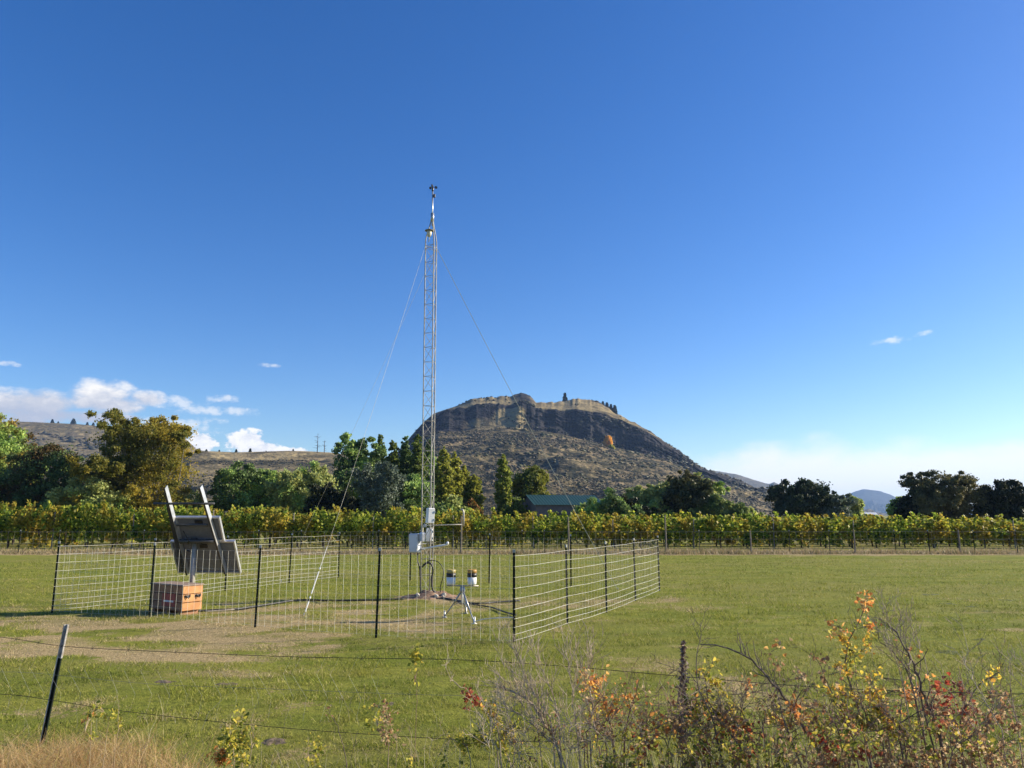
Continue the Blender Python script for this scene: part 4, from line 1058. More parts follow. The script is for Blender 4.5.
for k in range(7):
    x, y = rk.uniform(-.35, .7), rk.uniform(-.42, -.1); s_ = rk.uniform(.035, .08)
    m_ = MB(); m_.lathe([(s_ * .6, -s_ * .4), (s_, 0), (s_ * .8, s_ * .5), (s_ * .2, s_ * .7)], 7)
    o = m_.build('stone', pbr('stone_pale', (.42, .38, .32), (.3, .27, .23), 9, .9, 0, .5) if k == 0 else bpy.data.materials['stone_pale'])
    o.location = (TB_.x + .12 + x, TY - .12 + y, .07); o.rotation_euler = (rk.random(), rk.random(), rk.random() * 6)
    tag(o, 'pale stone on the soil mound at the foot of the mast', 'stone', 'stones on the soil mound')

# ------------------------------------------------------------------ tripod with two bucket gauges
Yt = gnd(462, 619).y
tr = empty('tripod', (gnd(462, 619).x, Yt, 0)); tag(tr, 'splayed grey metal tripod carrying two bucket gauges in front of the mast', 'tripod')
def TL(px, py, dy=0): 
    p = at(px, py, Yt + dy); return p - Vector((tr.location.x, Yt, 0))
hub = TL(462.5, 590)
feet = [gnd(444.5, 617.5), gnd(466, 613.5), gnd(474.5, 624)]
M_leggrey = pbr('dull_zinc', (.40, .41, .42), (.26, .27, .28), 12, .45, .6)
for k, f_ in enumerate(feet):
    fp = Vector((f_.x - tr.location.x, f_.y - Yt, 0)); root_ = MB()
    h_ = hub + (fp - hub).normalized() * .04
    root_.tube([h_, h_.lerp(fp, .55)], .019, 8); root_.tube([h_.lerp(fp, .5), fp + Vector((0, 0, .02))], .013, 8)
    lo = root_.build('leg', M_leggrey, tr, True)
    m_ = MB(); m_.lathe([(.05, 0), (.05, .012), (.018, .02), (.018, .12), (.012, .13)], 10, fp + Vector((0, 0, .0))); m_.build('foot', M_white if k == 2 else M_leggrey, lo, True)
m_ = MB(); m_.tube([hub + Vector((0, 0, .08)), (hub.x, hub.y, .30)], .018, 8); m_.build('centre_pole', M_white, tr, True)
for f_ in feet:
    fp = Vector((f_.x - tr.location.x, f_.y - Yt, 0))
    m_ = MB(); m_.tube([(hub.x, hub.y, .33), hub.lerp(fp, .55)], .006, 5); m_.build('brace', M_leggrey, tr)
m_ = MB(); m_.lathe([(.045, -.05), (.055, -.02), (.05, .05), (.03, .07)], 12, hub); m_.build('head', M_leggrey, tr, True)
zb_ = TL(462, 585.5).z
bx0, bx1 = TL(446.5, 586).x, TL(478.5, 587).x
m_ = MB(); m_.tube([(bx0, 0, zb_), (bx1, 0, zb_ - .01)], .014, 8); m_.tube([hub + Vector((0, 0, .05)), (hub.x, 0, zb_)], .016, 8); m_.build('crossbar', M_dullpipe, tr, True)
def gauge(px, top_mat, label):
    x = at(px, 580, Yt).x; z0 = zb_ + .02; z1 = at(px, 569.5, Yt).z; H = z1 - z0; r0 = 8.8 * Yt / F_PX / 2 
    root = empty('bucket_gauge', (x, Yt, z0)); tag(root, label, 'rain gauge', 'bucket gauges on the tripod')
    m_ = MB(); m_.lathe([(r0 * .9, 0), (r0 * .97, .01), (r0, H * .52)], 24); m_.build('white_bucket', M_white, root, True)
    m_ = MB(); m_.lathe([(r0 * 1.04, H * .50), (r0 * 1.05, H * .76)], 24); m_.build('black_band', M_black, root, True)
    m_ = MB(); m_.lathe([(r0 * 1.0, H * .755), (r0 * 1.02, H * .96), (r0 * .92, H), (r0 * .8, H * .97)], 24); m_.build('rim_ring', top_mat, root, True)
    m_ = MB(); m_.tube([(0, 0, -.04), (0, 0, .0)], .02, 8); m_.build('mount', M_leggrey, root)
gauge(451, pbr('olive_yellow_ring', (.42, .34, .12), (.30, .24, .09), 5, .5), 'left white bucket gauge with a dull yellow ring over a black band')
gauge(472, pbr('orange_brown_ring', (.46, .26, .06), (.30, .15, .04), 5, .5), 'right white bucket gauge with an orange brown ring over a black band')

# ------------------------------------------------------------------ wooden battery box
c0 = gnd(149.5, 612.5); c1 = gnd(181.5, 616); c2 = gnd(203.5, 611.5)
ux = Vector((c1.x - c0.x, c1.y - c0.y, 0)); Lb = ux.length; ux.normalize(); uy = Vector((-ux.y, ux.x, 0)); Db = abs(Vector((c2.x - c1.x, c2.y - c1.y, 0)).dot(uy)); Db = .44
Hb = at(181, 585.5, c1.y).z
bxr = empty('battery_box', ((c0.x + c1.x) / 2 + uy.x * Db / 2, (c0.y + c1.y) / 2 + uy.y * Db / 2, 0), math.atan2(ux.y, ux.x))
tag(bxr, 'orange brown plank box on runners standing under the solar panel stand', 'wooden box')
M_plank = pbr('orange_plank', (.54, .26, .09), (.40, .18, .06), 4, .6, 0, .15)
M_plank2 = pbr('shaded_plank', (.30, .15, .075), (.19, .09, .045), 5, .65, 0, .15)  # plank colour darkened to carry the shade on the front face
hh = (Hb - .10) / 3
for k in range(3):
    z = .085 + hh * (k + .5)
    for (nm, cx, cy, sx, sy, mt) in (('front_board', 0, -Db / 2, Lb - .045, .022, M_plank2), ('back_board', 0, Db / 2, Lb - .045, .022, M_plank2),
                                     ('end_board', Lb / 2, 0, .022, Db + .022, M_plank), ('end_board', -Lb / 2, 0, .022, Db + .022, M_plank)):
        m_ = MB(); m_.box((cx, cy, z), (sx, sy, hh - .012), bev=.005); m_.build(nm, mt, bxr)
m_ = MB(); m_.box((0, 0, .085 + hh * 1.5), (Lb - .06, Db - .04, hh * 3 - .03)); m_.build('inner_case', pbr('dark_inside', (.06, .035, .025), None, 4, .8), bxr)
m_ = MB(); m_.box((0, 0, Hb - .005), (Lb + .05, Db + .06, .028), bev=.006); m_.build('lid', pbr('grey_brown_lid', (.30, .22, .17), (.22, .16, .12), 5, .7), bxr)
for x in (-Lb * .4, 0, Lb * .4):
    m_ = MB(); m_.box((x, 0, .035), (.09, Db * .94, .09)); m_.build('runner', M_plank2, bxr)
for y in (-Db * .28, Db * .28):
    m_ = MB(); m_.box((Lb / 2 + .02, y, .085 + hh * 1.75), (.02, .13, .05), bev=.006); m_.tube([(Lb / 2 + .03, y - .05, .085 + hh * 1.95), (Lb / 2 + .055, y, .085 + hh * 1.5), (Lb / 2 + .03, y + .05, .085 + hh * 1.95)], .009, 6); m_.build('handle', M_black, bxr)
m_ = MB(); m_.box((.10, -Db / 2 - .014, .085 + hh * 1.25), (.42, .006, hh * 1.5)); st = m_.build('red_sign', pbr('faded_red', (.34, .045, .035), (.26, .04, .03), 6, .5), bxr)
m_ = MB(); m_.box((.10, -Db / 2 - .0185, .085 + hh * 1.1), (.32, .003, .035)); m_.build('pale_stripe', M_box_g, st)

# ------------------------------------------------------------------ solar panel stand
pole_b = gnd(190, 609.5); Yp = pole_b.y
so = empty('solar_panel_stand', (pole_b.x, Yp, 0)); tag(so, 'steel pole stand with two tilted solar panels seen from behind above the box', 'solar panel')
pole_top = at(191.5, 541, Yp).z + .05
m_ = MB(); m_.tube([(0, 0, -.1), (.01, 0, pole_top)], .052, 14); m_.build('pole', M_mastleg, so, True)
th, ph = R(34), R(2)
dn = Vector((math.sin(th) * math.sin(ph), math.sin(th) * math.cos(ph), -math.cos(th)))     # down the panel plane (away from the camera)
hz = Vector((math.cos(ph), -math.sin(ph), 0)); nr = hz.cross(dn)                              # nr points to the panel's face
if nr.y < 0: nr = -nr
O = at(191, 541, Yp) - so.location                                                                # where the pole meets the frame
# solve plane coordinates (a along hz, b along dn) of a pixel
def plane(px, py, off_=0.0):
    d = ray(px, py); o_ = Vector((0, 0, CAM_H)) - so.location
    P0 = O + nr * off_
    k = (P0 - o_).dot(nr) / d.dot(nr)
    p = o_ + d * k - O
    return p.dot(hz), p.dot(dn)
def PP(a, b_, n_=0.0): return O + hz * a + dn * b_ + nr * n_
PM = Matrix((hz, dn, nr)).transposed()
M_rail = pbr('aluminium_rail', (.62, .63, .64), (.5, .51, .52), 7, .35, .6)
M_back = pbr('panel_backsheet', (.15, .155, .175), (.12, .125, .145), 20, .5)
M_frame_d = pbr('dark_bracket', (.05, .05, .055), (.08, .08, .08), 7, .45, .5)
def bar(a0, b0_, a1, b1, w_, t_, off_, name, mat, parent=so):
    A_, B_ = PP(a0, b0_, off_), PP(a1, b1, off_); L = (B_ - A_).length; d_ = (B_ - A_).normalized()
    s_ = nr.cross(d_).normalized(); M_ = Matrix((d_, s_, nr)).transposed()
    m_ = MB(); m_.box((A_ + B_) / 2, (L, w_, t_), M_); return m_.build(name, mat, parent)
# two long channel rails
for (xt, yt, xb, yb) in ((165.5, 486.5, 188, 573), (200.5, 486, 226, 572)):
    a0, b0_ = plane(xt, yt, -.05); a1, b1 = plane(xb, yb, -.05)
    ro = bar(a0 + .02, b0_, a1 + .02, b1, .008, .12, -.065, 'rail', M_rail)
    ro2 = bar(a0, b0_, a1, b1, .044, .006, -.004, 'flange', M_rail, ro)
    ro3 = bar(a0, b0_ + .01, a1, b1, .034, .006, -.128, 'flange', M_frame_d, ro)  # dark colour stands in for the shadow on this flange
# left rail is doubled in the photo by a shorter one behind it
a0, b0_ = plane(168, 505, -.10); a1, b1 = plane(183, 571, -.10)
bar(a0, b0_, a1, b1, .05, .03, -.12, 'inner_rail', M_frame_d)
# cross tubes
for (xl, yl, xr, yr, mt, rr_) in ((153.5, 503, 214.5, 504, M_frame_d, .026), (177, 524.5, 208, 525, M_frame_d, .03), (180, 541, 214, 541, M_frame_d, .045)):
    a0, b0_ = plane(xl, yl, -.12); a1, b1 = plane(xr, yr, -.12)
    bm_ = (b0_ + b1) / 2
    m_ = MB(); m_.tube([PP(a0, bm_, -.125), PP(a1, bm_, -.125)], rr_, 10); m_.build('cross_tube', mt, so, True)
# panels
def panel(x0, x1, yt, yb, xr_bot):
    a0, b0_ = plane(x0, yt, 0); a1, _ = plane(x1, yt, 0); _, b1 = plane(xr_bot, yb, 0)
    m_ = MB(); m_.box(PP((a0 + a1) / 2, (b0_ + b1) / 2, .018), (a1 - a0 - .03, b1 - b0_ - .03, .006), PM); po = m_.build('solar_panel', M_back, so)
    for (ac, bc, la, lb_) in (((a0 + a1) / 2, b0_, a1 - a0 + .03, .03), ((a0 + a1) / 2, b1, a1 - a0 + .03, .03), (a0, (b0_ + b1) / 2, .03, b1 - b0_ - .03), (a1, (b0_ + b1) / 2, .03, b1 - b0_ - .03)):
        m_ = MB(); m_.box(PP(ac, bc, .015), (la, lb_, .065), PM); m_.build('frame', M_rail, po)
    m_ = MB(); m_.box(PP((a0 + a1) / 2, b0_ + .12, .005), (.16, .09, .025), PM); m_.build('junction_box', M_black, po)
    m_ = MB(); m_.box(PP((a0 + a1) / 2, (b0_ + b1) / 2, .026), (a1 - a0 - .04, b1 - b0_ - .04, .004), PM); m_.build('cells', pbr('solar_cells', (.01, .014, .04), (.015, .02, .05), 30, .1), po)
    return a0, a1, b0_, b1
panel(176, 219, 517.5, 540, 227)
panel(171, 234, 541.5, 572.5, 244)
# pole head brackets and strut
for sgn in (-1, 1):
    m_ = MB(); m_.tube([(0, -.02, pole_top - .06), PP(sgn * .28, -.02, -.12)], .02, 6); m_.tube([(0, -.02, pole_top - .3), PP(sgn * .10, .16, -.10)], .016, 6); m_.build('strut', M_frame_d, so)
m_ = MB(); m_.tube([PP(-.05, -.35, -.12), PP(.06, -.16, -.2), PP(0, -.02, -.13)], .012, 6); m_.build('wiring', M_black, so)
m_ = MB(); m_.box((0, 0, pole_top - .03), (.14, .14, .10), bev=.01); m_.build('pole_head', M_frame_d, so)

# ------------------------------------------------------------------ roadside fence with the leaning post
rf = empty('roadside_fence', (0, 0, 0)); tag(rf, 'slack old wire fence with one leaning post in the near left foreground', 'fence')
fb = gnd(42, 745); ft = at(66.5, 625, fb.y + .05)
dvec = ft - fb; Hp = dvec.length
o = t_post_mb(Hp, .040).build('post', M_tpost, rf); o.location = fb
o.rotation_euler = dvec.to_track_quat('Z', 'Y').to_euler(); o.rotation_euler = (dvec.to_track_quat('Z', 'X').to_matrix() @ Matrix.Rotation(R(25), 3, 'Z')).to_euler()
m_ = MB(); m_.box((0, 0, Hp - .14), (.044, .010, .29)); m_.box((0, .017, Hp - .14), (.010, .030, .29)); m_.build('pale_tip', pbr('weathered_white', (.42, .40, .36), (.22, .20, .18), 22, .6), o)
m_ = MB(); m_.box((.0215, 0, Hp * .4), (.004, .012, Hp * .85)); m_.build('pale_edge', pbr('pale_edge_strip', (.5, .48, .42), (.25, .24, .2), 22, .6), o)  # pale strip along one edge of the post
def fence_line(pxs):   # list of (px,py) pixels hit on the vertical plane of the fence
    p0_, p1 = Vector((fb.x, fb.y)), Vector((3.5, 5.0)); d2 = (p1 - p0_)
    n2_ = Vector((-d2.y, d2.x)); out = []
    for px, py in pxs:
        d = ray(px, py); k = n2_.dot(p0_) / n2_.dot(Vector((d.x, d.y)))
        out.append(Vector((d.x * k, d.y * k, CAM_H + d.z * k)))
    return out
lines = [[(-120, 626), (0, 637), (62, 646), (150, 651), (300, 657), (450, 659.5), (547, 665), (655, 674), (760, 683), (850, 689), (964, 692.5), (1024, 694), (1180, 694)],
         [(-120, 690), (0, 694), (50, 700), (123, 711), (231, 723), (350, 733), (500, 741), (640, 740), (800, 724), (900, 717), (979, 715), (1024, 717), (1180, 716)],
         [(-120, 676), (0, 672), (56, 675), (150, 684), (250, 688), (400, 694), (550, 698), (700, 705), (850, 706), (1024, 705), (1180, 705)],
         [(150, 620), (60, 634), (-60, 632)]]
M_rust = pbr('rusty_wire', (.085, .055, .04), (.05, .04, .035), 30, .8, .2)
for k, ln in enumerate(lines[:3]):
    pts = spline(fence_line(ln), 5); m_ = MB(); m_.tube(pts, .0024 if k < 2 else .0012, 5)
    if k == 0:
        for i_ in range(4, len(pts) - 1, 2):
            p = pts[i_]
            m_.tube([p + Vector((-.012, -.01, -.014)), p + Vector((.012, .01, .014))], .0015, 4); m_.tube([p + Vector((-.01, .01, .014)), p + Vector((.01, -.01, -.014))], .0015, 4)
    m_.build('wire', M_rust if k < 2 else M_wire_grey, rf)
m_ = MB(); rr3 = random.Random(12)
px = -20
while px < 380:
    j = rr3.uniform(-6, 6)
    ptsp = [(px + 12 + j, 648 + px * .025), (px + 2 + j, 668 + px * .02), (px + 14 + j * .5, 692 + px * .02), (px + 8, 712 + px * .03)]
    m_.tube(fence_line(ptsp), .0006, 4, False)
    px += 17.5
m_.build('wire_stays', M_wire, rf)
#@@PART4
# ------------------------------------------------------------------ pasture grass
M_grass, q, out = new_mat('pasture_blades')
ge = q.n('ShaderNodeNewGeometry'); rnd = ge.outputs['Random Per Island']
at_ = q.n('ShaderNodeAttribute'); at_.attribute_name = 'dry'
t = q.n('ShaderNodeTexCoord'); mp = q.n('ShaderNodeMapping'); mp.inputs['Scale'].default_value = (.3, .9, 1); q.link(t.outputs['Object'], mp.inputs[0])
nl = q.noise(mp.outputs[0], .5, 4, .6)
gr_ = q.ramp(rnd, [(0, (.06, .085, .012)), (.14, (.15, .19, .022)), (.33, (.24, .28, .030)), (.56, (.33, .345, .045)), (.76, (.42, .385, .080)), (.88, (.50, .42, .18))], True)
gr_ = q.mix(q.m('MULTIPLY', q.smooth(nl, .46, .60), .55), gr_, (.34, .32, .07))
gr_ = q.mix(q.m('MULTIPLY', q.smooth(nl, .46, .36), .5), gr_, (.09, .125, .016))
dr_ = q.ramp(rnd, [(0, (.62, .49, .27)), (.3, (.50, .39, .20)), (.5, (.36, .28, .13)), (.68, (.24, .24, .05)), (.8, (.70, .57, .36))], True)
wn = q.n('ShaderNodeTexWhiteNoise'); wn.noise_dimensions = '1D'; q.link(rnd, wn.inputs['W'])
f_ = q.smooth(q.m('ADD', q.m('ADD', at_.outputs['Fac'], q.m('MULTIPLY', q.m('SUBTRACT', nl, .5), .8)), q.m('MULTIPLY', q.m('SUBTRACT', wn.outputs['Value'], .5), .55)), .32, .62)
c = q.mix(f_, gr_, dr_)
b = q.n('ShaderNodeBsdfPrincipled'); q.link(c, b.inputs['Base Color']); b.inputs['Roughness'].default_value = .6; b.inputs['Specular IOR Level'].default_value = .2
tr_ = q.n('ShaderNodeBsdfTranslucent'); q.link(c, tr_.inputs[0])
mx = q.n('ShaderNodeMixShader'); mx.inputs[0].default_value = .35
q.link(b.outputs[0], mx.inputs[1]); q.link(tr_.outputs[0], mx.inputs[2]); q.link(mx.outputs[0], out.inputs[0])

def blades(n, r0, r1, seed, hmin, hmax, w0, keep=None, lean=.8, az=.70):
    r = np.random.default_rng(seed)
    rad = np.exp(r.uniform(np.log(r0), np.log(r1), n)); th_ = r.uniform(-az, az, n)
    x = rad * np.sin(th_); y = rad * np.cos(th_)
    tuft = fnoise(x * 3.6, y * 3.6, 101, 4); fine = fnoise(x * 9, y * 9, 102, 2)
    pr = .22 + .75 * sstep(-.3, .35, tuft) + .3 * fine
    dry = dryness(x, y)
    pr = pr * (1 - .35 * sstep(.5, 1, dry))
    if keep is not None: pr = pr * keep(x, y)
    k = r.random(n) < pr; x, y, rad, tuft, dry = x[k], y[k], rad[k], tuft[k], dry[k]; n = len(x)
    grow = 1 + .45 * np.maximum(rad / 8 - 1, 0)
    h = r.uniform(hmin, hmax, n) * (1 + 1.1 * np.clip(tuft, -.6, 1)) * (1 - .45 * sstep(.4, .9, dry)) * np.minimum(grow, 1.5)
    w = w0 * grow * r.uniform(.7, 1.4, n)
    a = r.uniform(0, 6.283, n); la = r.uniform(0, 6.283, n); L = h * lean * r.uniform(.2, 1.5, n)
    z = ground_h(x, y) - .004
    v0 = np.stack([x - np.cos(a) * w, y - np.sin(a) * w, z], 1); v1 = np.stack([x + np.cos(a) * w, y + np.sin(a) * w, z], 1)
    v2 = np.stack([x + np.cos(la) * L, y + np.sin(la) * L, z + h], 1)
    return np.stack([v0, v1, v2], 1).reshape(-1, 3), np.repeat(dry, 3)
V, d = blades(760000, 4.6, 41, 301, .012, .036, .0030, lean=1.0)
tag(np_mesh('pasture_grass', V, np.arange(len(V)).reshape(-1, 3), M_grass, attrs={'dry': d}), kind='stuff')
# scattered taller clumps and dry stalks over the pasture
V, d = blades(70000, 5, 39, 302, .05, .12, .003, keep=lambda x, y: sstep(.2, .5, fnoise(x * .9, y * .9, 105, 4)) + .03, lean=.7)
tag(np_mesh('grass_tufts', V, np.arange(len(V)).reshape(-1, 3), M_grass, attrs={'dry': d}), kind='stuff')

def long_grass(name, n, fx, seed, hmin, hmax, mat, w=.0022, curl=.5):
    """bent three-segment straws; fx(r,n)->x,y,scale"""
    r = np.random.default_rng(seed); x, y, sc = fx(r, n); n = len(x)
    h = r.uniform(hmin, hmax, n) * sc; la = r.uniform(0, 6.283, n); L = h * curl * r.uniform(.1, 1.4, n); a = r.uniform(0, 3.14, n)
    ww = w * r.uniform(.6, 1.4, n); Vs = []
    for (t_, wf) in ((0, 1), (.4, .9), (.75, .6), (1.0, .15)):
        cx = x + np.cos(la) * L * t_ ** 2; cy = y + np.sin(la) * L * t_ ** 2; cz = h * t_ * (1 - .12 * t_) - .01
        Vs += [np.stack([cx - np.cos(a) * ww * wf, cy - np.sin(a) * ww * wf, cz], 1), np.stack([cx + np.cos(a) * ww * wf, cy + np.sin(a) * ww * wf, cz], 1)]
    V = np.stack(Vs, 1).reshape(-1, 3); b0 = (np.arange(n) * 8)[:, None]
    F = np.concatenate([b0 + np.array([[0, 1, 3, 2]]), b0 + np.array([[2, 3, 5, 4]]), b0 + np.array([[4, 5, 7, 6]])])
    return tag(np_mesh(name, V, F, mat), kind='stuff')
L_gold = leafmat('golden_straw', [(.62, .44, .20), (.54, .36, .16), (.70, .54, .30), (.42, .25, .11), (.44, .38, .12)], .4)
L_greyst = leafmat('grey_straw', [(.42, .37, .28), (.32, .27, .20), (.50, .45, .34), (.24, .20, .13)], .25)
def f_left(r, n):
    c = [(-60, 742, .8), (0, 752, .9), (60, 748, .8), (95, 735, .75), (120, 760, .8), (150, 775, .8), (30, 790, 1), (100, 800, 1), (80, 722, .45), (-20, 765, .9)]
    k = r.integers(0, len(c), n); b_ = np.array([[*gnd(p[0], p[1] + 35)[:2], p[2]] for p in c])[k]
    return b_[:, 0] + r.normal(size=n) * .28, b_[:, 1] + r.normal(size=n) * .20, b_[:, 2] * r.uniform(.7, 1.2, n)
long_grass('tall_dry_grass', 13000, f_left, 401, .08, .40, L_gold, .0022, 1.3)
def f_bottom(r, n):
    px = r.uniform(130, 1060, n); Y = 4.5 + r.gamma(2.0, .35, n); x = (px - 512) / F_PX * Y * 1.05
    k = r.random(n) < (.35 + .65 * (px > 520)); return x[k], Y[k], r.uniform(.5, 1.2, k.sum())
long_grass('verge_grass', 9000, f_bottom, 402, .12, .42, L_greyst, .0018, .7)
def f_sparse(r, n):
    px = r.uniform(-20, 1040, n); Y = r.uniform(5.4, 9.0, n); return (px - 512) / F_PX * Y, Y, r.uniform(.4, 1.1, n)
long_grass('sparse_stalks', 420, f_sparse, 403, .15, .42, L_greyst, .0013, .6)

# molehills
rm = np.random.default_rng(31)
for k, (px, py, w_, lab) in enumerate([(930, 594, 26, 'grassy lump farthest back on the right of the field'), (947, 604, 22, 'long dark lump, leftmost of the pair on the right of the field'),
        (972, 607, 18, 'dark lump in the middle of the row on the right of the field'), (988, 612, 16, 'small lump right of the middle one on the field'), (1006, 600, 20, 'flat lump close to the right edge of the field'),
        (980, 640, 18, 'dark lump above the shrub tips at the right'), (950, 652, 40, 'widest low ridge of turf behind the right shrubs'), (276, 739, 34, 'bare dark molehill nearest the camera, left of centre'),
        (165, 684, 26, 'dark patch of dug soil right of the leaning post'), (226, 686, 28, 'dug soil patch beside the other one, farther right'), (478, 629, 18, 'little soil heap by the front foot of the tripod')]):
    p = gnd(px, py); W = w_ / F_PX * p.y / 2; n_ = 22
    mx, my = np.meshgrid(np.linspace(-1, 1, n_), np.linspace(-1, 1, n_))
    hgt = .03
    mh = hgt * np.clip(1 - (mx ** 2 + my ** 2), 0, 1) ** .7 * (1 + .9 * fnoise(mx * 3 + k, my * 3, 110, 4)) - .02
    V = np.stack([mx * W, my * W * .8, mh], -1).reshape(-1, 3); i = np.arange(n_ - 1)[:, None] * n_; j = np.arange(n_ - 1)[None, :]
    F = np.stack([i + j, i + j + 1, i + n_ + j + 1, i + n_ + j], -1).reshape(-1, 4)
    if k == 0: M_mole = pbr('dark_dug_soil', (.17, .125, .08), (.08, .06, .04), 14, .95, 0, .8); M_lump = pbr('shaded_turf', (.13, .155, .025), (.07, .08, .016), 16, .95, 0, .9)  # turf lumps get a darker green in place of their shading
    o = np_mesh('molehill', V, F, M_mole if k >= 7 else M_lump, smooth=True); o.location = (p.x, p.y, ground_h(p.x, p.y).item() if hasattr(ground_h(p.x, p.y), 'item') else 0)
    tag(o, lab, 'molehill', 'molehills and turf lumps')

# ------------------------------------------------------------------ roadside shrubs
M_twig_grey = pbr('grey_twig', (.50, .40, .29), (.30, .23, .16), 20, .85)
M_twig_dark = pbr('dark_branch', (.17, .125, .10), (.09, .068, .056), 14, .85, 0, .3)
M_twig_red = pbr('red_brown_stem', (.28, .16, .11), (.17, .10, .075), 14, .75)
M_twig_tan = pbr('tan_stem', (.42, .33, .2), (.28, .2, .12), 14, .8)
S_yel = leafmat('shrub_yellow', [(.80, .56, .07), (.72, .52, .08), (.58, .50, .08), (.80, .44, .08)], .5)
S_ora = leafmat('shrub_orange', [(.82, .38, .10), (.84, .50, .16), (.64, .26, .08), (.74, .55, .24)], .5)
S_red = leafmat('shrub_red', [(.42, .08, .045), (.50, .14, .07), (.26, .07, .045), (.46, .22, .11)], .4)
S_yg = leafmat('shrub_yellow_green', [(.30, .32, .05), (.42, .40, .06), (.56, .48, .07), (.18, .21, .04), (.66, .52, .09)], .5)
S_brown = leafmat('shrub_withered', [(.48, .34, .18), (.60, .45, .26), (.34, .20, .10), (.42, .22, .11)], .4)
S_gre = leafmat('shrub_green', [(.07, .10, .02), (.11, .14, .025), (.16, .18, .03), (.24, .22, .04)], .4)

def grow(mb, pts, rads, rd, lvl, dens, length, tips, fork=.75, up=.35):
    """side twigs along a limb (mb receives the tubes, tips the points)"""
    tot = sum((b_ - a).length for a, b_ in zip(pts[:-1], pts[1:]))
    n = max(1, int(tot * dens * rd.uniform(.8, 1.2)))
    for _ in range(n):
        t_ = rd.uniform(.25, 1.0) * (len(pts) - 1); i_ = min(int(t_), len(pts) - 2); f = t_ - i_
        p = pts[i_].lerp(pts[i_ + 1], f); d = (pts[i_ + 1] - pts[i_]).normalized()
        o = Vector((rd.gauss(0, 1), rd.gauss(0, 1), rd.gauss(0, 1))); o = (o - d * o.dot(d)).normalized()
        dd = (d * rd.uniform(.5, 1) + o * fork + Vector((0, 0, up))).normalized()
        L = length * rd.uniform(.35, 1.1); q1 = p + dd * L * .5 + o * L * .06; dd2 = (dd + Vector((rd.gauss(0, .25), rd.gauss(0, .25), rd.gauss(.12, .25)))).normalized(); q2 = q1 + dd2 * L * .5
        r0 = max(.0015, rads[i_] * (1 - f) * .55 + rads[i_ + 1] * f * .55)
        r0 = min(r0, .004 if lvl > 1 else .0024)
        mb.tube([p, q1, q2], [r0, r0 * .75, max(.0006, r0 * .35)], 4, False)
        tips += [q1, q2, q1.lerp(q2, .5)]
        if lvl > 1: grow(mb, [p, q1, q2], [r0, r0 * .75, r0 * .4], rd, lvl - 1, dens * 1.05, length * .5, tips, fork, up)
def leaf_shapes(C, size, r):
    """folded leaves: two quads sharing a midrib, six vertices"""
    n = len(C); d1 = r.normal(size=(n, 3)); d1[:, 2] = d1[:, 2] * .8 - .25; d1 /= np.linalg.norm(d1, axis=1)[:, None]
    up = r.normal(size=(n, 3)); s_ = np.cross(d1, up); s_ /= np.linalg.norm(s_, axis=1)[:, None]; nn = np.cross(s_, d1)
    L = (size * r.uniform(.6, 1.3, n))[:, None]; W = L * r.uniform(.28, .42, n)[:, None]; fo = W * r.uniform(.1, .9, n)[:, None]
    b0 = C; tip = C + d1 * L - nn * L * .12
    l1 = C + d1 * L * .35 + s_ * W + nn * fo; l2 = C + d1 * L * .72 + s_ * W * .75 + nn * fo * .6
    r1 = C + d1 * L * .35 - s_ * W + nn * fo; r2_ = C + d1 * L * .72 - s_ * W * .75 + nn * fo * .6
    V = np.stack([b0, l1, l2, tip, r2_, r1], 1).reshape(-1, 3); k = (np.arange(n) * 6)[:, None]
    return V, np.concatenate([k + np.array([[0, 1, 2, 3]]), k + np.array([[0, 3, 4, 5]])])
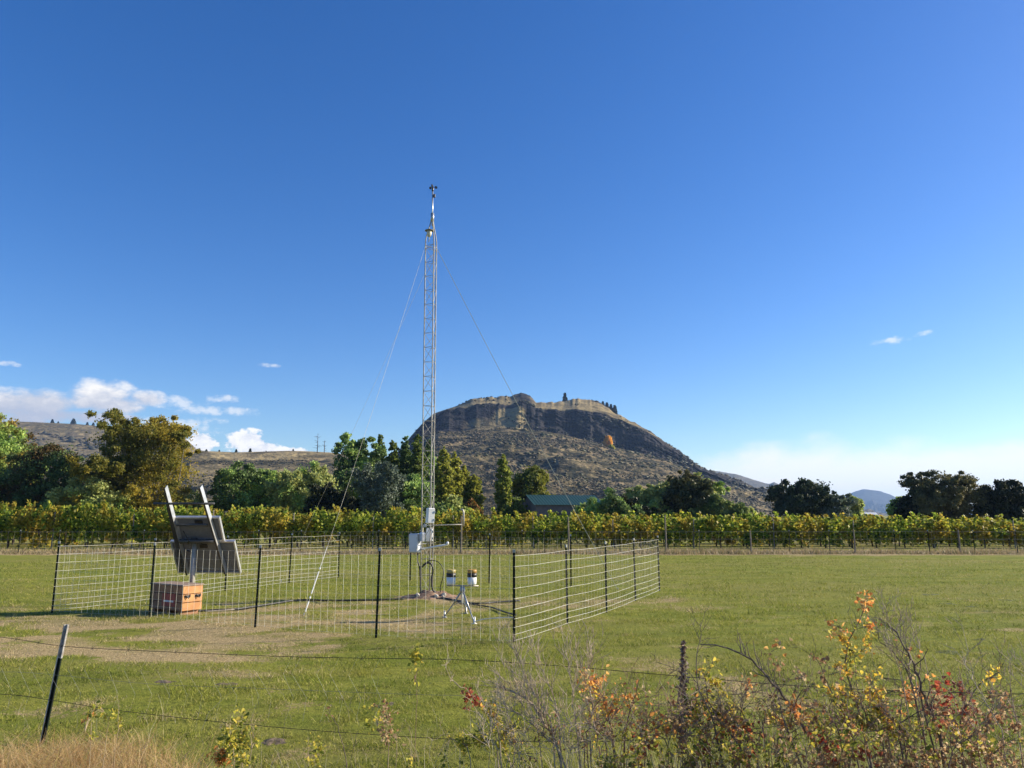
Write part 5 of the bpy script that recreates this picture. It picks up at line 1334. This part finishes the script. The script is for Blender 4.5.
def shrub(name, label, Y, stems, bark, seed, twig=(9, .22, 2), leaves=(), cat='shrub', sub=True, group='autumn shrubs along the roadside fence', fork=.75, up=.35, fine=None):
    """stems: list of (root_px, [(px,py)...], r0) ; leaves: (part name, material, [(px,py,rad_px,count)], size, label)"""
    rd = random.Random(seed); r = np.random.default_rng(seed)
    rx = sum(s_[0] for s_ in stems) / len(stems); base = Vector((at(rx, 700, Y).x, Y, 0))
    root = empty(name, base); tag(root, label, cat, group)
    mb = MB(); tips = []
    for (rp_, path, r0) in stems:
        y0 = Y + rd.uniform(-.1, .1); pts = [Vector((at(rp_, 740, y0).x, y0, -.05))]
        yy = y0
        for (px, py) in path: yy += rd.uniform(-.07, .07); pts.append(at(px, py, yy))
        sp_ = spline([p - base for p in pts], 4)
        m_ = len(sp_); rads = [r0 * (1 - .8 * k / (m_ - 1)) for k in range(m_)]
        sp_ = [p + Vector((rd.gauss(0, .004), rd.gauss(0, .004), rd.gauss(0, .003))) if 0 < k < m_ - 1 else p for k, p in enumerate(sp_)]
        mb.tube(sp_, rads, 6); tips += sp_[m_ // 3:]
        grow(mb, sp_[2:], rads[2:], rd, twig[2], twig[0], twig[1], tips, fork, up)
    mb.build('branches', bark, root)
    T_ = np.array([tuple(t_) for t_ in tips])
    for (nm, mt, spots, size, lb) in leaves:
        C = []
        for (px, py, rad, cnt) in spots:
            c_ = at(px, py, Y) - base; R_ = rad / F_PX * Y
            # leaves sit in little sprays on the twig tips nearest to the spot
            d_ = np.hypot(T_[:, 0] - c_.x, T_[:, 2] - c_.z); near = T_[d_ < R_]
            if len(near) < 4:
                near = np.array(tuple(c_)) + r.normal(size=(6, 3)) * R_ * .45
                mbx = MB()
                a_ = T_[d_.argmin()]
                for q_ in near: mbx.tube([a_, (a_ + q_) / 2 + np.array([0, 0, .02]), q_], .0012, 4, False)
                mbx.build('twigs', bark, root)
            k = r.integers(0, len(near), max(1, int(cnt * .32))); o_ = near[k]
            pts_ = np.repeat(o_, 3, 0) + r.normal(size=(len(o_) * 3, 3)) * size * .65
            C.append(pts_)
        C = np.concatenate(C); V, F = leaf_shapes(C, size, r)
        lo = np_mesh(nm, V, F, mt, root)
        if lb: lo['label'] = lb
    return root

# right-hand shrubs, from left to right
shrub('autumn_shrub', 'small shrub with one bright red leaf spray and yellow leaves below it', 4.9,
      [(500, [(497, 740), (482, 705), (470, 692), (452, 680), (446, 668), (450, 658)], .005), (505, [(500, 745), (492, 715), (489, 702)], .006), (520, [(510, 760), (480, 742), (462, 748)], .005), (470, [(470, 760), (455, 740), (440, 735)], .004), (500, [(515, 750), (505, 735), (512, 722)], .004)],
      M_twig_grey, 501, (9, .12, 2), [('red_leaves', S_red, [(469, 694, 8, 30), (478, 702, 8, 34), (470, 706, 6, 16)], .026, 'bright red leaves'),
       ('leaves', S_yg, [(492, 712, 13, 70), (497, 728, 18, 110), (470, 734, 18, 60), (500, 750, 26, 150), (458, 752, 18, 60), (490, 764, 30, 120), (442, 762, 16, 40)], .026, None),
       ('yellow_leaves', S_yel, [(491, 708, 9, 30), (495, 726, 12, 26), (506, 738, 10, 16)], .026, 'clear yellow leaves')])
shrub('bare_shrub', 'leafless shrub with a dense fan of fine grey twigs', 4.7,
      [(575, [(560, 760), (545, 725), (528, 700), (508, 690), (488, 680)], .010), (580, [(565, 765), (548, 740), (520, 715), (496, 705)], .008), (570, [(560, 740), (555, 705), (545, 675), (536, 655)], .007), (560, [(552, 735), (538, 700), (524, 675), (516, 655)], .005),
       (585, [(578, 740), (574, 705), (570, 672), (566, 655)], .006), (545, [(540, 740), (526, 712), (508, 680), (498, 640)], .004), (590, [(590, 740), (592, 700), (588, 670), (596, 652)], .006)],
      M_twig_grey, 502, (24, .20, 2), [('withered_leaves', S_brown, [(560, 745, 30, 60), (590, 730, 26, 40)], .022, None)], fork=.55, up=.5)
shrub('autumn_shrub', 'shrub with an orange and amber top standing left of the dark seed stalk', 4.8,
      [(618, [(615, 750), (608, 715), (600, 692), (595, 680)], .007), (625, [(625, 740), (632, 705), (638, 685), (636, 672)], .006), (610, [(600, 750), (590, 715), (586, 690)], .006), (640, [(645, 745), (650, 715), (656, 692)], .005)],
      M_twig_red, 503, (13, .16, 2), [('orange_leaves', S_ora, [(594, 683, 15, 80), (608, 690, 14, 60), (626, 690, 9, 30), (618, 722, 9, 26), (640, 740, 18, 40)], .027, 'orange leaves'),
       ('leaves', S_yel, [(590, 694, 12, 30), (612, 708, 14, 34), (628, 708, 9, 16), (606, 742, 24, 60)], .026, None)])
shrub('stem_thicket', 'thicket of upright reddish stems at the bottom, right of the bare grey shrub', 4.6,
      [(round(x_ / 42) * 42 + rv.uniform(-9, 9), [(x_ + rv.uniform(-10, 10), 752), (x_ + rv.uniform(-26, 20), 728 + rv.uniform(-12, 12)), (x_ + rv.uniform(-36, 32), 704 + rv.uniform(-16, 20)), (x_ + rv.uniform(-50, 40), 688 + rv.uniform(-22, 30))], rv.uniform(.002, .0045)) for x_ in range(585, 830, 11)],
      M_twig_red, 504, (10, .16, 2), [('withered_leaves', S_brown, [(620, 755, 34, 60), (670, 745, 34, 60), (720, 752, 34, 60), (765, 755, 30, 50)], .026, None),
       ('red_leaves', S_red, [(640, 752, 14, 30), (700, 748, 14, 24), (752, 742, 18, 40)], .03, None), ('orange_leaves', S_ora, [(655, 735, 14, 24), (728, 735, 12, 26)], .032, None)])
# brown seed stalk
sk = empty('seed_stalk', (at(684, 700, 4.9).x, 4.9, 0)); tag(sk, 'thick dark brown dead seed stalk standing upright among the shrubs', 'dead stalk')
p_ = [Vector((at(684, 740, 4.9).x, 4.9, -.03)), at(681, 735, 4.9), at(678, 702, 4.9), at(682, 672, 4.9), at(683, 641, 4.9)]
m_ = MB(); m_.tube([v - sk.location for v in p_], [.003, .004, .006, .005, .0015], 8); m_.build('stem', M_twig_dark, sk)
r = np.random.default_rng(66); n = 1100
t_ = r.uniform(.48, 1, n); zz = p_[4].z * t_; xx = np.interp(t_, [0, 1], [p_[2].x, p_[4].x]) - sk.location.x; a_ = r.uniform(0, 6.283, n); rr_ = r.uniform(.2, 2.0, n) * .017 * np.clip((1.1 - t_) * 3.5, .2, 1) * (1 + .45 * np.sin(t_ * 47) * np.sin(t_ * 19 + a_))
V, F = leaf_quads(np.stack([xx + np.cos(a_) * rr_, np.sin(a_) * rr_, zz], 1), .014, r); np_mesh('seed_pods', V, F, leafmat('seed_pods', [(.26, .18, .15), (.16, .11, .09), (.40, .30, .24)], .1), sk)
shrub('autumn_shrub', 'yellow green shrub just right of the dark seed stalk', 4.9,
      [(712, [(708, 745), (708, 710), (706, 680), (712, 662)], .006), (720, [(722, 745), (722, 710), (716, 685)], .006), (705, [(700, 745), (696, 718), (690, 700)], .005), (735, [(740, 740), (742, 705), (740, 680)], .005)],
      M_twig_dark, 505, (13, .15, 2), [('leaves', S_yg, [(712, 666, 9, 26), (708, 680, 13, 60), (712, 698, 16, 80), (718, 715, 18, 100), (704, 730, 22, 120), (735, 722, 16, 60), (700, 750, 26, 120), (735, 750, 22, 90)], .026, None),
       ('yellow_leaves', S_yel, [(706, 676, 10, 26), (720, 700, 12, 20)], .026, None), ('orange_leaves', S_ora, [(740, 681, 9, 34), (702, 696, 9, 20), (735, 733, 12, 30), (746, 735, 8, 20)], .027, 'orange leaves'), ('green_leaves', S_gre, [(700, 715, 26, 90), (715, 742, 30, 120)], .03, None)])
shrub('arching_branch_shrub', 'shrub with a dark bare branch arching down to the left', 4.5,
      [(845, [(824, 768), (806, 730), (788, 702), (768, 677), (745, 656), (722, 646), (700, 644)], .012), (830, [(800, 765), (786, 725), (776, 690), (768, 658)], .006), (770, [(745, 760), (720, 720), (700, 690), (688, 672), (656, 662)], .005), (735, [(718, 740), (696, 680), (700, 640), (701, 622)], .005)],
      M_twig_dark, 506, (10, .16, 2), [('orange_leaves', S_ora, [(794, 708, 9, 40), (800, 722, 8, 30), (780, 645, 5, 12)], .028, 'orange leaves'), ('withered_leaves', S_brown, [(772, 655, 12, 16), (745, 735, 20, 30)], .026, None)])
shrub('autumn_shrub', 'tallest shrub with yellow leaves and an orange tip in the right foreground', 4.8,
      [(880, [(868, 750), (856, 700), (846, 670), (850, 640), (862, 615), (868, 602)], .007), (870, [(855, 750), (838, 705), (824, 675), (812, 650)], .006), (895, [(890, 750), (886, 715), (874, 690), (866, 668)], .007), (860, [(836, 760), (815, 720), (806, 700)], .006),
       (885, [(884, 750), (868, 720), (858, 690), (855, 655)], .006), (905, [(905, 750), (896, 725), (880, 705)], .006), (850, [(842, 745), (830, 715), (835, 690)], .005)],
      M_twig_dark, 507, (10, .17, 2), [('orange_leaves', S_ora, [(868, 603, 9, 34), (874, 600, 6, 20), (864, 608, 6, 14), (835, 627, 5, 20), (843, 634, 6, 16), (871, 626, 6, 20), (880, 690, 9, 16), (912, 688, 10, 46), (911, 698, 8, 30), (875, 706, 12, 30)], .027, 'orange leaves'),
       ('yellow_leaves', S_yel, [(838, 640, 8, 26), (845, 648, 10, 26), (839, 668, 6, 22), (880, 682, 12, 46), (848, 700, 10, 46), (842, 695, 7, 20), (862, 702, 12, 50), (880, 710, 12, 36), (835, 690, 6, 18), (862, 645, 12, 26), (870, 634, 8, 18)], .028, 'clear yellow leaves'),
       ('leaves', S_yg, [(860, 652, 20, 50), (840, 660, 18, 26), (866, 720, 26, 100), (890, 735, 26, 90), (845, 735, 24, 70), (815, 745, 22, 60), (905, 755, 24, 70), (860, 755, 36, 120)], .026, None),
       ('withered_leaves', S_brown, [(812, 668, 14, 30), (820, 690, 18, 30), (800, 720, 14, 20)], .028, None)])
shrub('dark_branched_shrub', 'mostly bare shrub with a thick dark crooked stem and fine grey twigs at its top', 4.6,
      [(958, [(943, 755), (932, 715), (922, 690), (914, 665), (906, 650), (896, 632), (884, 622)], .011), (950, [(925, 712), (912, 685), (906, 668), (900, 660)], .006), (915, [(900, 740), (905, 720), (920, 712), (934, 706)], .006), (965, [(960, 740), (968, 700), (985, 680), (1000, 672)], .006), (940, [(915, 700), (895, 655), (880, 640), (878, 632)], .005)],
      M_twig_dark, 508, (13, .18, 2), [('orange_leaves', S_ora, [(919, 655, 5, 14), (886, 624, 4, 6), (925, 676, 5, 10)], .026, None), ('withered_leaves', S_brown, [(905, 690, 26, 26), (940, 735, 24, 40)], .026, None)])
shrub('fine_twig_shrub', 'tuft of fine pale grey twigs above the thick crooked stem', 4.65,
      [(925, [(915, 700), (900, 650), (888, 618), (886, 604)], .004), (930, [(918, 690), (906, 645), (900, 615)], .004), (920, [(905, 690), (890, 650), (876, 625)], .004), (935, [(930, 680), (914, 640), (908, 616)], .003)],
      M_twig_grey, 509, (20, .13, 2), [('withered_leaves', S_brown, [(895, 640, 10, 6)], .02, None)], fork=.6)
shrub('red_leaved_shrub', 'low shrub with dull red leaves right of the thick crooked stem', 4.8,
      [(960, [(952, 745), (944, 715), (936, 690)], .005), (970, [(972, 745), (966, 712), (962, 685), (958, 668)], .005), (950, [(942, 750), (934, 720), (926, 700)], .004), (985, [(985, 745), (990, 712), (996, 690)], .005), (1000, [(1004, 745), (1000, 705), (1002, 670)], .004)],
      M_twig_red, 510, (12, .15, 2), [('red_leaves', S_red, [(935, 688, 13, 50), (945, 700, 15, 60), (940, 712, 12, 36), (955, 684, 10, 18), (965, 718, 14, 26)], .03, None), ('yellow_leaves', S_yel, [(962, 733, 7, 20), (990, 671, 6, 18), (960, 675, 5, 8)], .032, None), ('withered_leaves', S_brown, [(950, 725, 26, 60), (990, 720, 26, 60), (1005, 750, 30, 80), (960, 755, 30, 90)], .028, None)])
shrub('fine_twig_shrub', 'bare spindly shrub cut by the right edge of the photo', 4.4,
      [(1010, [(1005, 750), (990, 710), (975, 680), (968, 650)], .004), (1025, [(1020, 745), (1012, 700), (1010, 660)], .005), (1040, [(1035, 740), (1030, 690), (1020, 655)], .005), (1000, [(988, 755), (972, 725), (950, 690), (930, 672)], .004), (1050, [(1050, 740), (1052, 700), (1045, 670)], .005), (990, [(980, 750), (985, 720), (1000, 700)], .004)],
      M_twig_grey, 511, (14, .18, 2), [('withered_leaves', S_brown, [(1000, 730, 30, 60), (975, 755, 26, 50), (1020, 755, 26, 60)], .024, None)])
shrub('low_thicket', 'tangled low thicket of grey and brown stems along the bottom right edge', 4.3,
      [(round(x_ / 42) * 42 + rv.uniform(-9, 9), [(x_ + rv.uniform(-10, 10), 768), (x_ + rv.uniform(-22, 22), 738 + rv.uniform(-14, 16)), (x_ + rv.uniform(-40, 36), 708 + rv.uniform(-24, 28))], rv.uniform(.002, .004)) for x_ in range(780, 1060, 11)],
      M_twig_red, 512, (10, .16, 2), [('withered_leaves', S_brown, [(800, 760, 34, 50), (870, 765, 34, 60), (940, 762, 34, 60), (1000, 762, 34, 60)], .026, None), ('leaves', S_yg, [(840, 765, 40, 110), (930, 768, 36, 80), (990, 765, 30, 60)], .03, None), ('red_leaves', S_red, [(830, 760, 14, 40), (868, 755, 8, 20)], .03, None)])
shrub('low_thicket', 'tangled low thicket of grey stems along the bottom centre edge', 4.5,
      [(round(x_ / 42) * 42 + rv.uniform(-9, 9), [(x_ + rv.uniform(-10, 10), 765), (x_ + rv.uniform(-22, 22), 738 + rv.uniform(-12, 16)), (x_ + rv.uniform(-30, 24), 715 + rv.uniform(-22, 22))], rv.uniform(.0018, .0032)) for x_ in range(480, 620, 9)],
      M_twig_grey, 513, (18, .16, 2), [('withered_leaves', S_brown, [(530, 760, 34, 50), (590, 760, 30, 60)], .022, None)])
# left and centre saplings
shrub('young_sapling', 'upright sapling with small yellow green leaves left of centre at the bottom edge', 5.0,
      [(244, [(243, 760), (241, 735), (240, 708)], .004), (248, [(250, 760), (254, 735), (250, 718)], .003), (238, [(234, 760), (229, 740), (228, 722)], .003), (228, [(222, 765), (214, 752)], .003)],
      M_twig_tan, 520, (12, .09, 1), [('leaves', S_yg, [(240, 714, 6, 26), (240, 726, 9, 50), (238, 740, 12, 80), (250, 745, 10, 50), (240, 756, 16, 100), (232, 764, 16, 60)], .028, None), ('red_leaves', S_ora, [(217, 762, 8, 60), (222, 768, 10, 50)], .03, 'rust orange leaves')])
shrub('dry_weed', 'dry brown weed stalks with a few curled leaves at the bottom centre', 5.1,
      [(388, [(388, 755), (386, 728), (380, 704)], .004), (394, [(396, 755), (392, 730), (386, 712)], .003), (404, [(410, 755), (412, 730)], .003)],
      M_twig_tan, 521, (10, .09, 2), [('leaves', S_brown, [(381, 706, 7, 26), (388, 718, 8, 34), (390, 740, 10, 40)], .026, None), ('green_leaves', S_yg, [(374, 718, 7, 26), (372, 708, 5, 12), (408, 765, 10, 30)], .03, None)])
shrub('tall_weed', 'single slender stem topped by a small leafy tuft in front of the pen', 5.4,
      [(414, [(415, 745), (417, 700), (416, 672), (417, 648)], .0026)], M_twig_red, 522, (5, .05, 1), [('leaves', S_yg, [(417, 650, 6, 46), (416, 658, 6, 34), (416, 680, 4, 8)], .03, None)])
shrub('dry_weed', 'thin leaning dark weed stem at the lower centre left', 5.2,
      [(350, [(346, 765), (342, 742), (336, 722), (326, 708)], .004), (355, [(352, 760), (356, 740)], .002)], M_twig_dark, 523, (8, .10, 1), [('leaves', S_brown, [(330, 715, 8, 8)], .02, None)])
shrub('dry_weed', 'yellowed broad leaved weed in the dry grass right of the leaning post', 5.6,
      [(92, [(90, 735), (92, 712)], .003), (104, [(106, 735), (110, 715)], .003), (116, [(118, 730), (119, 700)], .0025)], M_twig_tan, 524, (8, .08, 1),
      [('leaves', S_yg, [(92, 710, 8, 30), (108, 716, 9, 40), (112, 728, 9, 30)], .026, None), ('withered_leaves', S_ora, [(88, 718, 8, 16)], .028, None)])

shrub('autumn_shrub', 'broad tangle of tan stems with amber leaves filling the gap under the arching branch', 4.7,
      [(round(x_ / 42) * 42 + rv.uniform(-9, 9), [(x_ + rv.uniform(-10, 10), 750), (x_ + rv.uniform(-26, 22), 716 + rv.uniform(-14, 16)), (x_ + rv.uniform(-38, 34), 686 + rv.uniform(-20, 30))], rv.uniform(.002, .004)) for x_ in range(735, 930, 15)],
      M_twig_tan, 530, (14, .16, 2), [('leaves', S_yg, [(760, 720, 26, 50), (800, 700, 26, 50), (830, 715, 26, 60), (880, 715, 26, 60), (780, 745, 34, 90)], .024, None), ('orange_leaves', S_ora, [(770, 735, 20, 50), (815, 735, 22, 50), (850, 745, 24, 60), (900, 720, 16, 40)], .026, None), ('withered_leaves', S_brown, [(780, 700, 30, 60), (840, 700, 30, 60), (900, 740, 30, 80)], .024, None)])
shrub('autumn_shrub', 'leafy yellow and rust tangle between the amber shrub and the dark seed stalk', 4.65,
      [(round(x_ / 42) * 42 + rv.uniform(-9, 9), [(x_ + rv.uniform(-10, 10), 755), (x_ + rv.uniform(-22, 22), 725 + rv.uniform(-14, 16)), (x_ + rv.uniform(-30, 30), 700 + rv.uniform(-20, 20))], rv.uniform(.002, .004)) for x_ in range(612, 740, 14)],
      M_twig_grey, 531, (14, .15, 2), [('leaves', S_yg, [(640, 745, 26, 60), (670, 728, 26, 60), (720, 735, 26, 70)], .024, None), ('orange_leaves', S_ora, [(645, 715, 14, 30), (665, 745, 20, 50), (700, 720, 14, 30)], .026, None), ('withered_leaves', S_brown, [(650, 700, 24, 50), (690, 745, 30, 80)], .024, None)])
def f_tangle(r, n):
    px = r.uniform(560, 1080, n); Y = r.uniform(4.25, 5.2, n); return (px - 512) / F_PX * Y * 1.05, Y, r.uniform(.5, 1.2, n)
long_grass('verge_tangle', 16000, f_tangle, 404, .25, .58, leafmat('mixed_verge_grass', [(.48, .42, .28), (.36, .30, .18), (.58, .50, .34), (.22, .24, .06), (.16, .19, .04), (.30, .30, .08)], .35), .0032, .9)

# leafy low growth closing the foot of the thickets
for (nm_, lab_, xs_, sd_, mt_) in (('low_thicket', 'knee high leafy undergrowth at the bottom edge under the dark seed stalk', range(600, 800, 12), 540, S_yg), ('low_thicket', 'knee high brown and yellow undergrowth at the bottom edge, far right', range(800, 1050, 12), 541, S_brown)):
    shrub(nm_, lab_, 4.35, [(x_ + rv.uniform(-14, 14), [(x_ + rv.uniform(-16, 16), 800), (x_ + rv.uniform(-24, 24), 765 + rv.uniform(-14, 10))], .003) for x_ in xs_],
      M_twig_tan, sd_, (16, .14, 2), [('leaves', mt_, [(x_, 768 + rv.uniform(-16, 8), 22, 46) for x_ in xs_], .024, None), ('withered_leaves', S_brown, [(x_, 772 + rv.uniform(-14, 8), 22, 30) for x_ in xs_], .024, None)])

shrub('young_sapling', 'little yellow green sprig at the bottom edge right of the upright sapling', 5.0,
      [(310, [(309, 765), (307, 745)], .0025), (313, [(314, 765), (315, 750)], .002)], M_twig_tan, 550, (10, .06, 1), [('leaves', S_yg, [(310, 752, 10, 50), (312, 764, 10, 40)], .026, None)])
